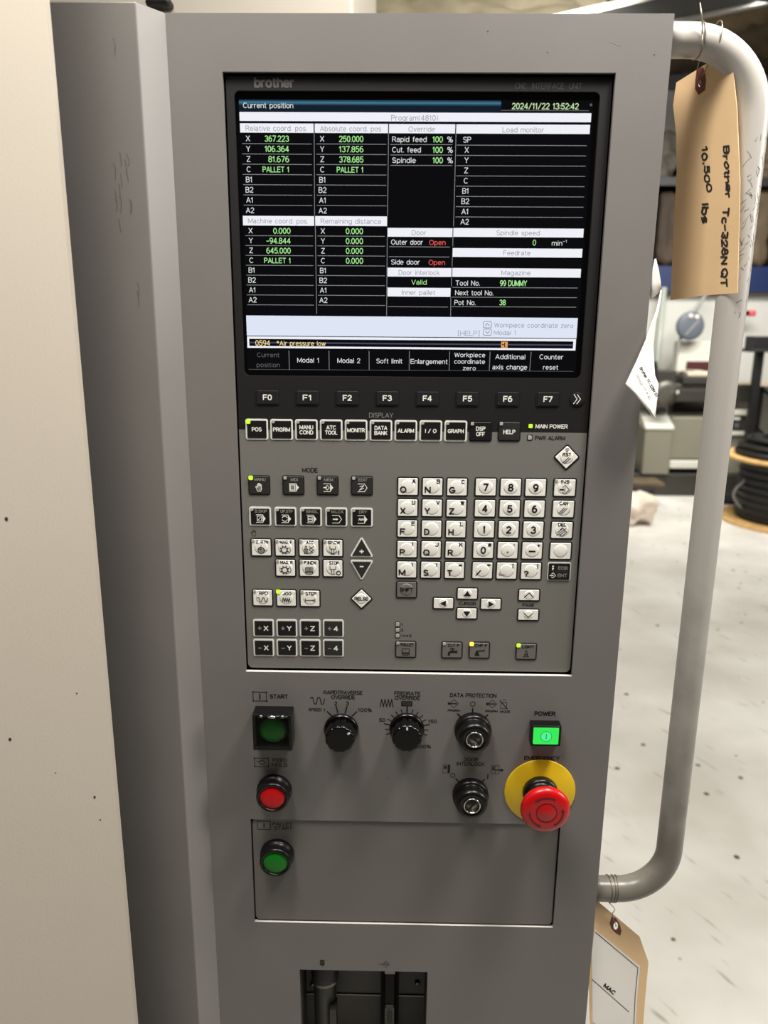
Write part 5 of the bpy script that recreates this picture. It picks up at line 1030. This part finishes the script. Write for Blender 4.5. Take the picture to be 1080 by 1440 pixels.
# black monitor on its post
t = thing('display_stand', (wx(1070, 520, 5650), 5650, GZ), 'black box-shaped display on a black post at the right edge', 'display stand')
b = MB(); b.box(wx(1056, 480, 5650), wx(1100, 480, 5650), 5600, 5760, wz(492, 1070, 5650), wz(473, 1070, 5650), 'cable_black'); b.box(wx(1051, 480, 5650), wx(1102, 480, 5650), 5580, 5780, wz(495, 1070, 5650), wz(491, 1070, 5650), 'rubber'); b.build('screen_box', t, bevel=6)
b = MB(); xx = wx(1069, 500, 5650); b.box(xx - 30, xx + 30, 5640, 5700, GZ + 30, wz(494, 1070, 5650), 'cable_black'); b.build('post', t, bevel=5)
b = MB(); b.box(xx - 200, xx + 200, 5560, 5780, GZ, GZ + 30, 'cable_black'); b.build('foot', t, bevel=6)
b = MB(); q = P(1050, 440.5, 6540); b.sweep([(q[0] - 120, 6550, q[1] - 4), (q[0] + 20, 6550, q[1])], 22, 'rubber', 12); b.sweep([(q[0] + 20, 6550, q[1]), (q[0] + 75, 6550, q[1])], 27, 'red_tip', 12)
b.box(q[0] - 130, q[0] - 100, 6550, RY0 + 61, q[1] - 30, q[1] + 20, 'rubber'); tag(b.build('red_tipped_tool'), 'black rod with a red end sticking out on the wall right of the handle', 'tool')
# cable spool
c = PF(1106, 733, 0); cx, cy, cr = c.x * 1000, c.y * 1000, 470
t = thing('cable_spool', (cx, cy, GZ), 'large wooden spool wound with black cable on the floor at the right', 'cable spool')
zt = GZ + 470
b = MB(); b.lathe(cx, GZ, [(cr, 0), (cr, 24)], 'osb', 64, axis='z', y0=cy); b.build('flange', t)['label'] = 'bottom plywood flange'
b = MB(); b.lathe(cx, zt, [(cr, 0), (cr, 24)], 'osb', 64, axis='z', y0=cy); b.build('flange', t)['label'] = 'top plywood flange'
b = MB(); pr = []
for k in range(17): pr += [(cr - 118 + 8 * (k % 2), 24 + k * 27.0), (cr - 106 + 8 * (k % 2), 24 + k * 27.0 + 13)]
b.lathe(cx, GZ, pr + [(cr - 118, 470)], 'cable_black', 64, axis='z', y0=cy); b.build('cable_winding', t)
b = MB(); b.sweep([(cx - (cr - 110) - 75 * sin(pi * i / 12), cy - 40, zt - 150 - 215 * i / 12) for i in range(13)], 9, 'cable_grey', 8); b.build('loose_cable_end', t)
for k in range(3):
    b = MB(); pts = []; turns = (5, 4, 3)[k]
    for i in range(turns * 22 + 1):
        a = 2 * pi * i / 22 + k; rr = (425, 395, 330)[k] - 42 * i / 22; pts.append((cx + (rr + 10 * sin(a * 1.7 + k)) * cos(a), cy + (rr + 10 * sin(a * 1.3)) * sin(a), zt + 46 + 46 * k + 4 * sin(a * 2.3)))
    b.sweep(pts, 18, 'rubber', 8); tag(b.build('hose_coil'), ('black hose coil lying lowest on the top of the cable spool', 'black hose coil in the middle of the pile on the cable spool', 'topmost small black hose coil on the cable spool')[k], 'hose', 'hoses piled on the spool')
# rubbish beside the console
q = PF(902, 742, 0); b = MB(); lump(b, q.x * 1000 - 150, q.x * 1000 + 115, q.y * 1000, q.y * 1000 + 240, GZ, GZ + 235, 'bag', 95, 2.2, 12); tag(b.build('plastic_bag'), 'crumpled pale plastic bag on the floor at the console edge', 'bag')
q = PF(905, 716, 0); t = thing('pallet_jack', (q.x * 1000 - 120, q.y * 1000 + 250, GZ), 'low black trolley with tan board on top behind the pale bag', 'trolley')
b = MB(); b.box(q.x * 1000 - 330, q.x * 1000 + 85, q.y * 1000 + 20, q.y * 1000 + 420, GZ + 60, GZ + 170, 'rubber'); b.build('chassis', t, bevel=15)
for sx in (-270, 0):
    for sy in (90, 350): b = MB(); b.lathe(q.x * 1000 + sx, GZ + 40, [(40, -20), (40, 20)], 'rubber', 20, y0=q.y * 1000 + sy); b.build('wheel', t)
b = MB(); b.box(q.x * 1000 - 250, q.x * 1000 + 170, q.y * 1000 + 60, q.y * 1000 + 300, GZ + 170, GZ + 195, 'stock_tan'); b.build('board', t)['label'] = 'tan board'
